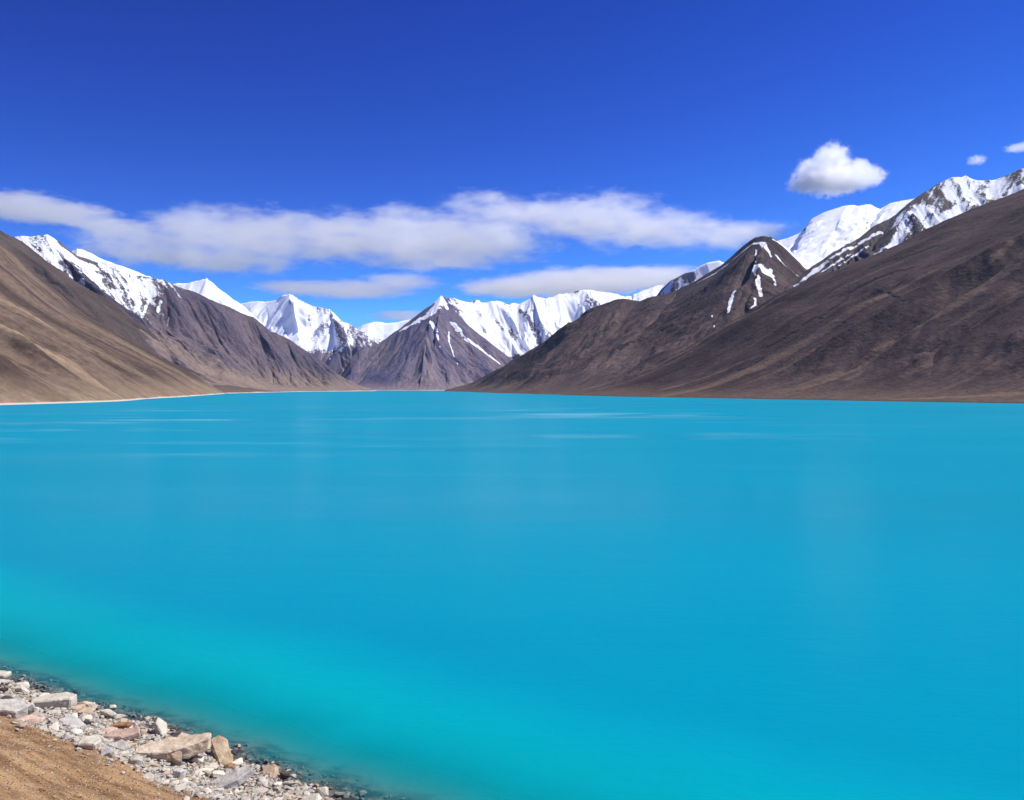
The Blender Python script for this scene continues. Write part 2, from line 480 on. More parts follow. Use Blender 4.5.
# --- left snow-capped mountain
rd = [(-60, 262), (-10, 240), (18, 237), (35, 235), (47, 233), (60, 241), (78, 255), (95, 262), (115, 268), (128, 274), (150, 278), (165, 282), (178, 288), (190, 292), (215, 302),
      (235, 310), (252, 316), (270, 330), (285, 336), (300, 348), (320, 360), (340, 375), (358, 384.5), (376, 390.9)]
yr = np.linspace(2450, 2760, len(rd))
rd3 = [pt(p[0], p[1], y) for p, y in zip(rd, yr)]
bs = [(190, 394), (200, 393.8), (210, 393.5), (218, 393.4), (225, 393.3), (232, 393.2), (240, 393), (246, 392.9), (254, 392.7), (260, 392.6), (268, 392.4), (274, 392.3), (280, 392.2), (284, 392.1),
      (292, 391.9), (300, 391.8), (308, 391.7), (318, 391.6), (326, 391.5), (336, 391.4), (346, 391.3), (356, 391.2), (366, 391.1), (376, 391)]
bs3 = [shore(*p) for p in bs]
def snow_L2(s):
    X, Y, Z = s.P[..., 0], s.P[..., 1], s.P[..., 2]
    px = 512 + F * X / Y
    T0 = np.interp(px, [30, 60, 110, 130, 160, 185, 200, 240], [0.34, 0.30, 0.27, 0.20, 0.11, 0.06, 0.02, 0.01])
    s.snow = 0.60 + 0.16 * sstep(70, 50, px) - 0.07 * sstep(75, 105, px) - 0.24 * s.T / T0 - 0.34 * s.e + 0.26 * fbm(X / 60, Y / 60, 3, 77)
    s.snow = np.clip(s.snow, -0.5, 0.78) - 1.0 * sstep(188, 205, px)
    s.line([(20, 240), (36, 243), (44, 258)], 62, 0.72)
    s.line([(60, 242), (78, 257), (95, 263)], 7, -0.8)
    s.line([(66, 262), (84, 270), (88, 278)], 12, -0.35)
    s.line([(98, 272), (112, 292), (118, 300)], [6, 14, 14], -0.45)
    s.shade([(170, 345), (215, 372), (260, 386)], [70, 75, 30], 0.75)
    for p, w in (([(116, 292), (119, 305), (121, 312)], [16, 10, 3]), ([(152, 290), (148, 302), (142, 318)], [8, 6, 3]), ([(161, 301), (158, 312)], [5, 3]),
                 ([(140, 303), (135, 312)], [5, 3]), ([(169, 317), (167, 326)], [4, 2]), ([(130, 285), (134, 300)], [10, 3]), ([(95, 275), (103, 292)], [14, 6]), ([(78, 268), (84, 284)], [12, 6])):
        s.line(p, w, 0.8)
def mid_L2(p, q, t):
    return p
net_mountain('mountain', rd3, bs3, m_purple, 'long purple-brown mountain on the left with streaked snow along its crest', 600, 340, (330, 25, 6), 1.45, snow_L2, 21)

# --- white crest behind it
rd = [(20, 275), (55, 262), (70, 252), (78, 249), (95, 256), (110, 263), (128, 268), (145, 275), (160, 281), (175, 284), (192, 282), (207, 278), (220, 288), (235, 300), (247, 308), (262, 322), (280, 345)]
rd3 = [pt(p[0], p[1], 3100 + 150 * i / 16) for i, p in enumerate(rd)]
bs3 = [(p[0] + 150, p[1] - 420, 0) for p in rd3]
def snow_L3(s):
    X, Y, Z = s.P[..., 0], s.P[..., 1], s.P[..., 2]
    s.snow = 1.05 - 0.25 * s.e * (sstep(-1000, -880, X)) + (Z - 330) / 400 * 0.3 - 0.5 * sstep(-1060, -930, X) * sstep(380, 300, Z)
net_mountain('mountain', rd3, bs3, m_far, 'smooth white snow crest with a rounded peak behind the left mountain', 360, 120, (220, 26, 5), 1.1, snow_L3, 31)

# --- white mountain left of the valley head
rd = [(215, 318), (230, 306), (245, 303), (265, 302), (277, 300), (288, 295), (300, 302), (312, 307), (320, 308), (330, 310), (345, 322), (360, 330), (375, 337), (390, 345), (410, 362), (430, 382)]
rd3 = [pt(p[0], p[1], 4300 - 400 * i / 15) for i, p in enumerate(rd)]
bs = [(255, 3700), (268, 3650), (278, 3600), (290, 3560), (300, 3540), (312, 3520), (322, 3500), (332, 3480), (340, 3460), (348, 3440), (358, 3430), (368, 3420), (378, 3420), (390, 3420), (405, 3420), (425, 3420)]
bs3 = [((x - 512) / F * y, y, -2) for x, y in bs]
def snow_L4(s):
    X, Y, Z = s.P[..., 0], s.P[..., 1], s.P[..., 2]
    px = 512 + F * X / Y
    s.snow = 0.86 - sstep(300, 345, px) * 0.30 - 0.30 * s.e * sstep(285, 320, px) - 1.3 * sstep(210, 110, Z) * sstep(290, 340, px + 20) + 0.2 * fbm(X / 60, Y / 60, 3, 7)
    s.line([(352, 340), (341, 350), (330, 359)], [10, 7, 4], 0.9)
net_mountain('mountain', rd3, bs3, m_far, 'white snow mountain with rock ribs on its right shoulder, left of the valley head', 380, 190, (380, 38, 5), 1.1, snow_L4, 41)

# --- very far snow saddle
rd = [(300, 360), (335, 345), (350, 331), (362, 325), (372, 322), (385, 323), (400, 322), (412, 319), (430, 312), (460, 320), (500, 350)]
rd3 = [pt(p[0], p[1], 6000) for p in rd]
bs3 = [(p[0] + 80, p[1] - 700, 0) for p in rd3]
def snow_all(s): s.snow[:] = 0.95
net_mountain('mountain', rd3, bs3, m_far, 'farthest low white saddle in the gap left of the central peak', 200, 70, (500, 30, 4), 1.1, snow_all, 47)

# --- central pyramid
rd = [(322, 386.5), (340, 376), (350, 360), (358, 351), (380, 342), (400, 328), (420, 313), (432, 305), (441, 296), (448, 305), (458, 314), (470, 326), (490, 342), (510, 359), (530, 376), (548, 387)]
yr = [3250, 3300, 3340, 3380, 3430, 3480, 3540, 3570, 3600, 3590, 3570, 3540, 3480, 3420, 3340, 3250]
rd3 = [pt(p[0], p[1], y) for p, y in zip(rd, yr)]
bx_ = [318, 338, 352, 362, 378, 392, 408, 418, 428, 440, 452, 466, 484, 504, 526, 548]
bs3 = [((x - 512) / F * y, y, 0.3) for x, y in zip(bx_, [3060, 3050, 3045, 3040, 3030, 3020, 3010, 3005, 3005, 3015, 3020, 3030, 3040, 3050, 3050, 3060])]
def mid_C(p, q, t):
    g = np.exp(-np.abs(t - 7.0) / 1.1) * math.sin(math.pi * min(1, q * 0.98 + .01))     # the rib that comes straight at the lake
    p = p.copy(); p[:, 1] -= 38 * g
    return p
def snow_C(s):
    X, Y, Z = s.P[..., 0], s.P[..., 1], s.P[..., 2]
    s.snow = np.clip((Z - 405) / 150, -0.6, 0.5) + 0.12 * fbm(X / 50, Y / 50, 3, 3)
    s.line([(441, 298), (432, 312), (418, 321), (400, 331)], [34, 24, 16, 6], 1.0)
    s.line([(441, 298), (447, 308)], [20, 10], 0.9)
    s.line([(431, 322), (436, 330), (438, 338), (440, 347)], [10, 8, 5, 3], 0.85)
    s.line([(449, 332), (449, 342), (453, 353), (458, 364)], [4.5, 4, 3.5, 2], 0.85)
    s.line([(452, 322), (466, 338), (484, 352), (500, 364)], [10, 11, 9, 5], 0.95)
    s.line([(432, 306), (420, 315), (408, 323)], 6, -0.9)
    s.shade([(460, 340), (470, 365), (480, 375)], 40, -0.4)
    s.shade([(372, 356), (390, 365), (400, 375)], 45, -0.4)
    s.shade([(424, 330), (428, 355), (430, 380)], [14, 22, 30], 0.45)
net_mountain('mountain', rd3, bs3, m_far, 'central purple pyramid peak with a snowy tip at the head of the lake', 460, 260, (240, 15, 5), 1.22, snow_C, 53, mid=mid_C, ridge_keep=0.35)

# --- white range right of the pyramid
rd = [(430, 306), (441, 299), (455, 300), (470, 303), (480, 301), (495, 301), (510, 305), (520, 303), (532, 296), (545, 298), (560, 294), (575, 293), (587, 290), (605, 293), (620, 295), (633, 294),
      (645, 290), (655, 286), (668, 286), (690, 288), (720, 292)]
rd3 = [pt(p[0], p[1], 3900 + 600 * i / 20) for i, p in enumerate(rd)]
bxs = np.linspace(500, 660, len(rd))
bs3 = [((x - 512) / F * 3350, 3350 + 8 * i, -2) for i, x in enumerate(bxs)]
def snow_D(s):
    X, Y, Z = s.P[..., 0], s.P[..., 1], s.P[..., 2]
    s.snow = 0.78 - 0.30 * s.e - 1.5 * sstep(190, 95, Z + 45 * fbm(X / 80, Y / 80, 3, 9)) + 0.15 * fbm(X / 60, Y / 60, 3, 8)
    s.line([(521, 310), (530, 322), (537, 335), (540, 345)], [14, 18, 18, 10], -0.5)
    s.line([(490, 314), (503, 327), (515, 338)], [10, 18, 22], -0.45)
    s.line([(478, 311), (490, 330)], 10, -0.25)
    s.line([(577, 305), (571, 312)], 14, -0.25)
net_mountain('mountain', rd3, bs3, m_far, 'long white snow range between the pyramid peak and the brown mountain', 520, 190, (420, 42, 5), 1.15, snow_D, 61)

# --- brown mountain on the right of the valley
rd = [(445, 390.2), (470, 383), (500, 369), (530, 350.5), (550, 338), (570, 326), (585, 313), (600, 306), (615, 301), (625, 300), (640, 302), (655, 297), (680, 290), (700, 280), (720, 268), (737, 254),
      (745, 247), (755, 240), (762, 237), (770, 237), (778, 241), (790, 251), (802, 262), (812, 270), (840, 296)]
yr = np.interp(np.arange(len(rd)), [0, 2, 6, 9, 13, 18, 24], [2566, 2540, 2450, 2400, 2350, 2300, 2250])
rd3 = [pt(p[0], p[1], y) for p, y in zip(rd, yr)]
bs = [(445, 391.3), (452, 391.6), (463, 391.9), (475, 392.3), (484, 392.6), (493, 392.9), (502, 393.2), (510, 393.4), (518, 393.7), (526, 393.9), (536, 394.2), (546, 394.5), (560, 394.8), (575, 395.1), (590, 395.4),
      (606, 395.7), (618, 395.9), (632, 396.1), (646, 396.3), (660, 396.5), (674, 396.8), (690, 397), (710, 397.3), (730, 397.6), (770, 398)]
bs3 = [shore(*p) for p in bs]
def snow_R2(s):
    s.snow[:] = -0.5
    s.ragged = 0.4
    for p, w in (([(742, 252), (752, 244), (765, 243)], [5, 8, 9]), ([(697, 283), (718, 271), (738, 256)], [3, 6, 5]), ([(762, 243), (767, 250), (770, 256)], [9, 9, 6]), ([(757, 267), (764, 271), (770, 275)], [15, 24, 16]), ([(755, 266), (758, 282), (761, 296)], [9, 8, 5.5]),
                 ([(771, 270), (775, 285)], [7, 4]), ([(776, 255), (786, 266), (798, 276)], [4, 5, 4]), ([(774, 240), (788, 250), (800, 260), (812, 271)], [8, 13, 16, 12]), ([(735, 291), (731, 300), (728, 312)], [5, 6.5, 4]),
                 ([(755, 298), (755, 305), (751, 308)], [4, 4, 3]), ([(712, 315), (714, 327)], [3, 2.5]), ([(756, 250), (756, 262)], [4, 3]), ([(722, 270), (735, 258), (748, 247)], [2, 4, 4])):
        s.line(p, w, 0.85, 0.45)
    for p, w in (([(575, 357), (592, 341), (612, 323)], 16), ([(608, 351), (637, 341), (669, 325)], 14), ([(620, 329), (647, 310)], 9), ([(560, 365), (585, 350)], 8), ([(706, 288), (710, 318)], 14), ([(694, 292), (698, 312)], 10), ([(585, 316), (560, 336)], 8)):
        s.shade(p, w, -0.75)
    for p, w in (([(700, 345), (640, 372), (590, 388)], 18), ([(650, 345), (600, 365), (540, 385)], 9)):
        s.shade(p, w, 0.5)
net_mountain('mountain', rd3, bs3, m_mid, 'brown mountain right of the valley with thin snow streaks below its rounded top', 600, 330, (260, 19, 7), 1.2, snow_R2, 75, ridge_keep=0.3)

# --- snow-dusted knob behind it
rd = [(630, 330), (648, 308), (655, 298), (662, 289), (672, 280), (690, 272), (700, 266), (707, 262), (718, 261), (726, 263), (740, 253), (752, 244), (765, 240), (790, 250)]
rd3 = [pt(p[0], p[1], 2800) for p in rd]
bs3 = [(p[0] + 40, 2480, 0) for p in rd3]
def snow_R4(s):
    X, Y, Z = s.P[..., 0], s.P[..., 1], s.P[..., 2]
    px = 512 + F * X / Y
    s.snow = 0.50 + 0.6 * sstep(690, 715, px) - 0.45 * s.e - 0.8 * sstep(672, 650, px) + 0.3 * fbm(X / 25, Y / 25, 3, 9)
    s.line([(680, 292), (700, 284), (730, 268)], [10, 18, 22], 0.8)
net_mountain('mountain', rd3, bs3, m_far, 'small snow-dusted knob peeking over the left ridge of the brown mountain', 240, 110, (160, 12, 5), 1.05, snow_R4, 83)

# --- white basin behind
rd = [(680, 310), (720, 282), (745, 262), (768, 244), (785, 239), (800, 233), (806, 226), (812, 219), (825, 212), (840, 207), (848, 205), (856, 206), (870, 205), (881, 209), (890, 204), (910, 199), (930, 194), (960, 196), (1010, 215)]
rd3 = [pt(p[0], p[1], 4400 - 500 * i / 18) for i, p in enumerate(rd)]
bs3 = [(p[0] * 0.54 - 120, 2400, 170) for p in rd3]
def snow_R4b(s):
    X, Y, Z = s.P[..., 0], s.P[..., 1], s.P[..., 2]
    s.snow = 0.98 - 0.16 * s.e + 0.1 * fbm(X / 40, Y / 40, 3, 2)
    s.line([(804, 231), (812, 222)], 7, -0.6)
    s.line([(786, 240), (800, 236)], 5, -0.5)
    s.line([(868, 222), (845, 240)], 5, -0.45)
    s.line([(884, 212), (866, 228)], 4, -0.4)
    s.line([(800, 262), (810, 272)], [10, 14], -0.5)
net_mountain('mountain', rd3, bs3, m_crag, 'broad white snow basin rising behind the brown mountain', 360, 200, (260, 14, 6), 1.0, snow_R4b, 89)

# --- craggy snow ridge top right
rd = [(735, 322), (755, 309), (770, 299), (787, 287), (800, 277), (812, 266), (833, 252), (850, 243), (860, 237), (875, 226), (892, 217), (913, 199), (925, 192), (938, 184), (952, 177), (966, 176), (972, 179), (981, 181),
      (994, 180), (1008, 175), (1020, 169), (1036, 163), (1080, 148), (1150, 130)]
rd3 = [pt(p[0], p[1], 1950 + 450 * min(1.0, i / 16)) for i, p in enumerate(rd)]
bs3 = [(p[0] * 0.74 - 0.42 * p[2], 1650, 40) for p in rd3]
def snow_R5(s):
    X, Y, Z = s.P[..., 0], s.P[..., 1], s.P[..., 2]
    px = 512 + F * X / Y; py = HOR - F * (Z - H) / Y
    s.snow = 0.54 - 0.30 * s.e + 0.24 * fbm(X / 30, Y / 30, 4, 2) - 1.2 * sstep(905, 850, px) + 0.15 * sstep(930, 960, px)
    s.line([(905, 216), (925, 210), (938, 212)], [16, 24, 12], 0.8)
    s.line([(900, 222), (905, 232), (898, 240)], [16, 16, 8], 0.7)
    s.line([(985, 190), (1005, 186), (1024, 182)], 16, 0.4)
    s.line([(925, 194), (912, 202), (895, 217), (880, 226)], 7, -0.7)
    s.line([(935, 190), (950, 205), (945, 212)], 8, -0.35)
    for p, w in (([(880, 232), (850, 248), (820, 268), (795, 287), (772, 299)], [7, 9, 8, 7, 5]), ([(892, 243), (880, 250)], [4, 3]), ([(868, 246), (852, 257), (838, 266)], [5, 5, 3]), ([(905, 236), (880, 252), (862, 263)], [5, 4, 2]), ([(850, 254), (830, 266), (815, 276)], [4, 4, 2]), ([(838, 254), (815, 269), (800, 282)], [3, 4, 2]),
                 ([(960, 208), (935, 221), (912, 238)], [12, 10, 3]), ([(1024, 186), (990, 197), (960, 210)], [9, 9, 8])):
        s.line(p, w, 0.85, 0.45)
net_mountain('mountain', rd3, bs3, m_crag, 'craggy snow-covered ridge in the upper right above the dark slope', 520, 220, (130, 11, 6), 1.1, snow_R5, 97)

# --- big dark slope on the right
sp = [(1250, 70), (1160, 120), (1080, 163), (1024, 190), (1003, 198), (986, 204), (959, 215), (931, 227), (906, 240), (892, 247), (867, 257), (833, 271), (800, 285), (770, 299), (751, 311), (725, 323),
      (708, 333), (684, 349), (659, 362), (640, 372), (620, 380), (596, 388), (560, 395)]
foot = [(1700, 415), (1400, 410), (1200, 406.5), (1100, 404.8), (1024, 403.3), (960, 402.3), (900, 401.3), (820, 400), (760, 398.9), (700, 398), (640, 397), (600, 396), (560, 395)]
ft = [shore(*p) for p in foot]
sp3 = with_Y(sp, 1640, ft[-1][1])
def tint_R1(s):
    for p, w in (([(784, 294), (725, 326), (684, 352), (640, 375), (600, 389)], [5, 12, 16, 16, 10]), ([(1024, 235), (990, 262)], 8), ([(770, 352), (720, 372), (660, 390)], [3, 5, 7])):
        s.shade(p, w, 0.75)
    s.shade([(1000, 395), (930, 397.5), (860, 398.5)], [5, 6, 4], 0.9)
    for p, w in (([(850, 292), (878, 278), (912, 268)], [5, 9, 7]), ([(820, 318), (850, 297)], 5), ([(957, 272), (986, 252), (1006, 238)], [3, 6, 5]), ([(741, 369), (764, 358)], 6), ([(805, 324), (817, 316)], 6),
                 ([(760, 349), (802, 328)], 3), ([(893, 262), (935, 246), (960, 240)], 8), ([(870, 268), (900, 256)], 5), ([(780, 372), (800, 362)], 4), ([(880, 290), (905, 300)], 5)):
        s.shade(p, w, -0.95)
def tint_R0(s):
    s.shade([(1022, 254), (990, 281), (960, 300), (932, 318), (906, 334), (890, 345), (866, 363), (840, 376), (800, 390)], [14, 12, 9, 5, 3, 4, 5, 5, 3], 0.9)  # light caught by the crest, painted as a pale streak
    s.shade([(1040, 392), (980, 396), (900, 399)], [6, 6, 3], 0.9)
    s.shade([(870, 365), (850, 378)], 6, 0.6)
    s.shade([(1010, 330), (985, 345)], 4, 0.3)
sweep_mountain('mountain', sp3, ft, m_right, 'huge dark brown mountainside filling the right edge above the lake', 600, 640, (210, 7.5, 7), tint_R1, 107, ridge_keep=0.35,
               ribs=[(590, 40, 6), (640, 50, -9), (690, 55, 13), (745, 60, -8), (800, 60, 9), (850, 60, -5)])

# --- its nearer spur
sp = [(1250, 100), (1160, 160), (1100, 200), (1060, 225), (1022, 251), (990, 279), (960, 298), (932, 317), (906, 333), (890, 344), (866, 362), (840, 375), (820, 383), (790, 392), (752, 399)]
foot = [(1500, 412), (1250, 407.6), (1100, 405.2), (1024, 403.6), (960, 402.6), (900, 401.6), (820, 400.2), (752, 399)]
ft = [shore(*p) for p in foot]
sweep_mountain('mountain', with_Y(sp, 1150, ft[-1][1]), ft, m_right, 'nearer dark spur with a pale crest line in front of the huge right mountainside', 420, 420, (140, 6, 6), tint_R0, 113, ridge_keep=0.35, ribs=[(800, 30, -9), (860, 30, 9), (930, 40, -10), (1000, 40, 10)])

# ------------------------------------------------------------------ the near shore
ND = np.array([0.538, 0.843])      # from the camera straight out over the shoreline
SDIR = np.array([0.843, -0.538])   # along the shoreline
PR_D = [-400, -40, -20, -10, -4, -1.5, 0, 1.5, 3.0, 4.2, 4.9, 5.4, 6.0, 9.0, 12.0, 24.9, 40, 400]
PR_Z = [-14, -8, -4.6, -2.2, -0.75, -0.24, 0, 0.36, 0.78, 1.26, 1.60, 1.86, 2.12, 3.1, 4.1, 14.3, 20, 60]

def sd_of(x, y):
    s = x * SDIR[0] + y * SDIR[1]
    d = 24.28 - (x * ND[0] + y * ND[1])
    return s, d

def ground_z(x, y, fine=True):
    x = np.asarray(x, np.float64); y = np.asarray(y, np.float64)
    s, d = sd_of(x, y)
    near = np.exp(-((s + 36) / 40) ** 2)
    d = d + near * 0.55 * vnoise(s * 0.33, d * 0.0 + 3.0, 5) + near * 0.35 * vnoise(s * 0.9, d * 0.15, 6)
    z = np.interp(d, PR_D, PR_Z)
    if fine:
        rub = sstep(-3, -0.5, d) * sstep(5.7, 4.8, d)
        z = z + rub * 0.22 * fbm(s * 0.55, d * 0.55, 4, 11)
        sand = sstep(5.0, 6.0, d)
        z = z + sand * (0.12 * fbm(s * 0.22, d * 0.5, 4, 12) + 0.02 * fbm(s * 2.0, d * 2.6, 3, 13))
        z = z + sand * 0.07 * np.exp(-((d - 9.3 - 0.8 * vnoise(s * .3, s * 0, 3)) / 0.35) ** 2)
        z = z + sstep(-0.5, -3, d) * 0.10 * fbm(s * 0.5, d * 0.5, 3, 14) * sstep(-30, -8, d)
    return z

def on_ground(px, py):
    """the ground point seen at a picture point, found by walking along the ray"""
    dx, dz = (px - 512) / F, (HOR - py) / F
    Y = np.linspace(18, 70, 5000)
    g = ground_z(dx * Y, Y); r = H + dz * Y
    k = np.argmax(g >= r)
    return Vector((dx * Y[k], Y[k], float(g[k])))

s_ax = np.concatenate([np.linspace(-900, -75, 34)[:-1], np.linspace(-75, -56, 60)[:-1], np.linspace(-56, -16, 560), np.linspace(-16, 0, 50)[1:], np.linspace(0, 300, 16)[1:]])
d_ax = np.concatenate([np.linspace(-300, -30, 14)[:-1], np.linspace(-30, -9, 60)[:-1], np.linspace(-9, 14, 360), np.linspace(14, 30, 40)[1:], np.linspace(30, 120, 10)[1:]])
Sg, Dg = np.meshgrid(s_ax, d_ax, indexing='ij')
Xg = Sg * SDIR[0] + (24.28 - Dg) * ND[0]; Yg = Sg * SDIR[1] + (24.28 - Dg) * ND[1]
Zg = ground_z(Xg, Yg)

n = N('shore_ground')
P = n.pos(); dd = n.attr('dshore'); ss = n.attr('flow', True)
fine = n.noise(P, 9.0, 5, 0.7); mid = n.noise(P, 1.3, 5, 0.6); band = n.noise(ss, 0.9, 4, 0.6); grit = n.noise(P, 26.0, 3, 0.8)
sandc = n.mix(n.ss(n.math('ADD', n.math('MULTIPLY', band, 0.75), n.math('MULTIPLY', mid, 0.25)), 0.36, 0.64), (0.185, 0.096, 0.042), (0.47, 0.295, 0.15))
sandc = n.mix(n.ss(fine, 0.58, 0.72), sandc, (0.62, 0.46, 0.30))
sandc = n.mix(n.ss(grit, 0.60, 0.72), sandc, (0.14, 0.085, 0.05))
rubc = n.mix(n.ss(fine, 0.35, 0.65), (0.20, 0.175, 0.15), (0.48, 0.44, 0.385))
rubc = n.mix(n.ss(mid, 0.5, 0.7), rubc, (0.40, 0.30, 0.21))
dj = n.math('ADD', dd, n.math('MULTIPLY', n.math('SUBTRACT', mid, 0.5), 0.7))
c = n.mix(n.ss(dj, 4.85, 5.15), rubc, sandc)
wet = n.math('SUBTRACT', 1.0, n.ss(n.math('ADD', dd, n.math('MULTIPLY', n.math('SUBTRACT', mid, 0.5), 0.5)), 0.05, 0.35))
bedc = n.mix(n.ss(mid, 0.42, 0.62), (0.055, 0.052, 0.054), (0.17, 0.155, 0.13))
bedc = n.mix(n.ss(n.math('ADD', dd, n.math('MULTIPLY', n.math('SUBTRACT', n.noise(P, 0.7, 4), 0.5), 4.0)), -1.2, -3.2), bedc, (0.235, 0.215, 0.185))
c = n.mix(wet, c, bedc)
nr = n.bump(n.math('ADD', n.math('ADD', n.math('MULTIPLY', fine, 0.09), n.math('MULTIPLY', grit, 0.05)), n.math('MULTIPLY', mid, 0.12)), 0.8, 1.0)
shore_mat = n.surf(c, 0.95, nr, 0.1)
flow = np.stack([Sg * 0.25, Dg * 1.6, np.zeros_like(Sg)], -1)
o = mesh_obj('shore', np.stack([Xg, Yg, Zg], -1), grid_faces(len(s_ax), len(d_ax))[:, ::-1], shore_mat, True, {'dshore': Dg, 'flow': flow})
put(o, None, 'brown gravelly sand bank running down to the rocky lake edge in the lower left', 'shore', None, 'structure')

# ------------------------------------------------------------------ wide valley floor under everything
gx = np.concatenate([np.linspace(-7500, -3000, 10)[:-1], np.linspace(-3000, 3000, 61), np.linspace(3000, 7500, 10)[1:]])
gy = np.concatenate([np.linspace(-1500, 2900, 30)[:-1], np.linspace(2900, 3300, 41), np.linspace(3300, 7600, 20)[1:]])
GX, GY = np.meshgrid(gx, gy, indexing='ij')
GZ = -16.0 + 16.0 * sstep(2700, 3022, GY + 25 * vnoise(GX / 150, GY / 900, 3)) + np.clip((GY - 3022) * 0.012, 0, 40)
n = N('valley_floor')
P = n.pos()
c = n.mix(n.noise(P, 0.02, 5), (0.36, 0.28, 0.21), (0.52, 0.43, 0.33))
o = mesh_obj('ground', np.stack([GX, GY, GZ], -1), grid_faces(len(gx), len(gy))[:, ::-1], n.surf(c, 0.95), True)
put(o, None, 'pale flat beach and valley floor at the far end of the lake', 'ground', None, 'structure')

# ------------------------------------------------------------------ the lake
az = np.radians(np.concatenate([np.linspace(-88, -34, 40)[:-1], np.linspace(-34, 0, 420), np.linspace(0, 34, 120)[1:], np.linspace(34, 88, 40)[1:]]))
rr = np.concatenate([np.geomspace(4, 24, 12)[:-1], np.geomspace(24, 75, 420), np.geomspace(75, 4200, 120)[1:]])
A, R = np.meshgrid(az, rr, indexing='ij')
WX, WY = np.sin(A) * R, np.cos(A) * R
dep = np.maximum(0.0, -ground_z(WX, WY, False) * 1.0)
n = N('lake_water')
P = n.pos(); dp = n.attr('depth')
T = [n.math('EXPONENT', n.math('MULTIPLY', dp, -k)) for k in (2.4, 0.95, 1.10)]
Tc = n.new('ShaderNodeCombineColor', i0=T[0], i1=T[1], i2=T[2]).outputs[0]
inv = n.new('ShaderNodeCombineColor', i0=n.math('SUBTRACT', 1, T[0]), i1=n.math('SUBTRACT', 1, T[1]), i2=n.math('SUBTRACT', 1, T[2])).outputs[0]
deep = n.ss(n.math('ADD', dp, n.math('MULTIPLY', n.math('SUBTRACT', n.noise(P, 0.02, 3), 0.5), 2.0)), 0.7, 4.0)
body = n.mix(deep, (0.001, 0.390, 0.430), (0.001, 0.238, 0.358))
big = n.noise(n.vec('MULTIPLY', P, (0.006, 0.02, 1)), 1.0, 4, 0.55)
body = n.mix(1.0, body, n.mix(n.ss(big, 0.3, 0.7), (0.94, 0.96, 0.97), (1.04, 1.03, 1.02)), 'MULTIPLY')
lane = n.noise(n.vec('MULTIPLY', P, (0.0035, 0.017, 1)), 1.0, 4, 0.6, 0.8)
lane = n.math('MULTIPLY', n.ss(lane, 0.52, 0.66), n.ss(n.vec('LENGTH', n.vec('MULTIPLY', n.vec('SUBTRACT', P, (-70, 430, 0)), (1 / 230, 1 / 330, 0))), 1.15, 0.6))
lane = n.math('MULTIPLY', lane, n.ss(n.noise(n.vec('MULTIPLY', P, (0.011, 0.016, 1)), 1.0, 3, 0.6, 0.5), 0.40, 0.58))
body = n.mix(n.math('MULTIPLY', lane, n.math('MULTIPLY', n.ss(dp, 4.0, 13.0), 0.55)), body, (0.16, 0.40, 0.48))     # pale reflection streaks painted into the water colour
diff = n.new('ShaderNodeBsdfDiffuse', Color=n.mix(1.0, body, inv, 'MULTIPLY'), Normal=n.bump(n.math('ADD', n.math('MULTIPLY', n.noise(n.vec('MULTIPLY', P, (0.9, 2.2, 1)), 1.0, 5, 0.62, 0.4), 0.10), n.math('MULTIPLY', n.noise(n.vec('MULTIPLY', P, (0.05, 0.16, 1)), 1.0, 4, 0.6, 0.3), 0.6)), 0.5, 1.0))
tr = n.new('ShaderNodeBsdfTransparent', Color=Tc)
add = n.new('ShaderNodeAddShader', i0=diff, i1=tr)
w1 = n.noise(n.vec('MULTIPLY', P, (0.55, 1.3, 1)), 1.0, 5, 0.6, 0.3)
w2 = n.noise(n.vec('MULTIPLY', P, (0.05, 0.13, 1)), 1.0, 4, 0.6, 0.3)
wind = n.noise(n.vec('MULTIPLY', P, (0.0022, 0.011, 1)), 1.0, 4, 0.55, 0.6)
hh = n.math('ADD', n.math('MULTIPLY', w1, 0.16), n.math('MULTIPLY', w2, 0.55))
nr = n.bump(hh, 0.14, 1.0)
gl = n.new('ShaderNodeBsdfGlossy', Normal=nr)
n.set(gl.inputs['Roughness'], n.lin(wind, 0.4, 0.7, 0.26, 0.15))
gl.inputs['Color'].default_value = (1, 1, 1, 1)
fr = n.new('ShaderNodeFresnel', IOR=1.33)
fac = n.math('ADD', 0.008, n.math('MULTIPLY', n.ss(fr.outputs[0], 0.02, 0.50), n.lin(n.ss(wind, 0.50, 0.68), 0, 1, 0.065, 0.15)))
mx = n.new('ShaderNodeMixShader', i0=fac, i1=add, i2=gl)
n.t.links.new(mx.outputs[0], n.out.inputs['Surface'])
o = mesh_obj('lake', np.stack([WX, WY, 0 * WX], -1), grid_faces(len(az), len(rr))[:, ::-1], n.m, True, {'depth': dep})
put(o, None, 'smooth turquoise lake filling the valley between the mountains', 'lake', None, 'structure')

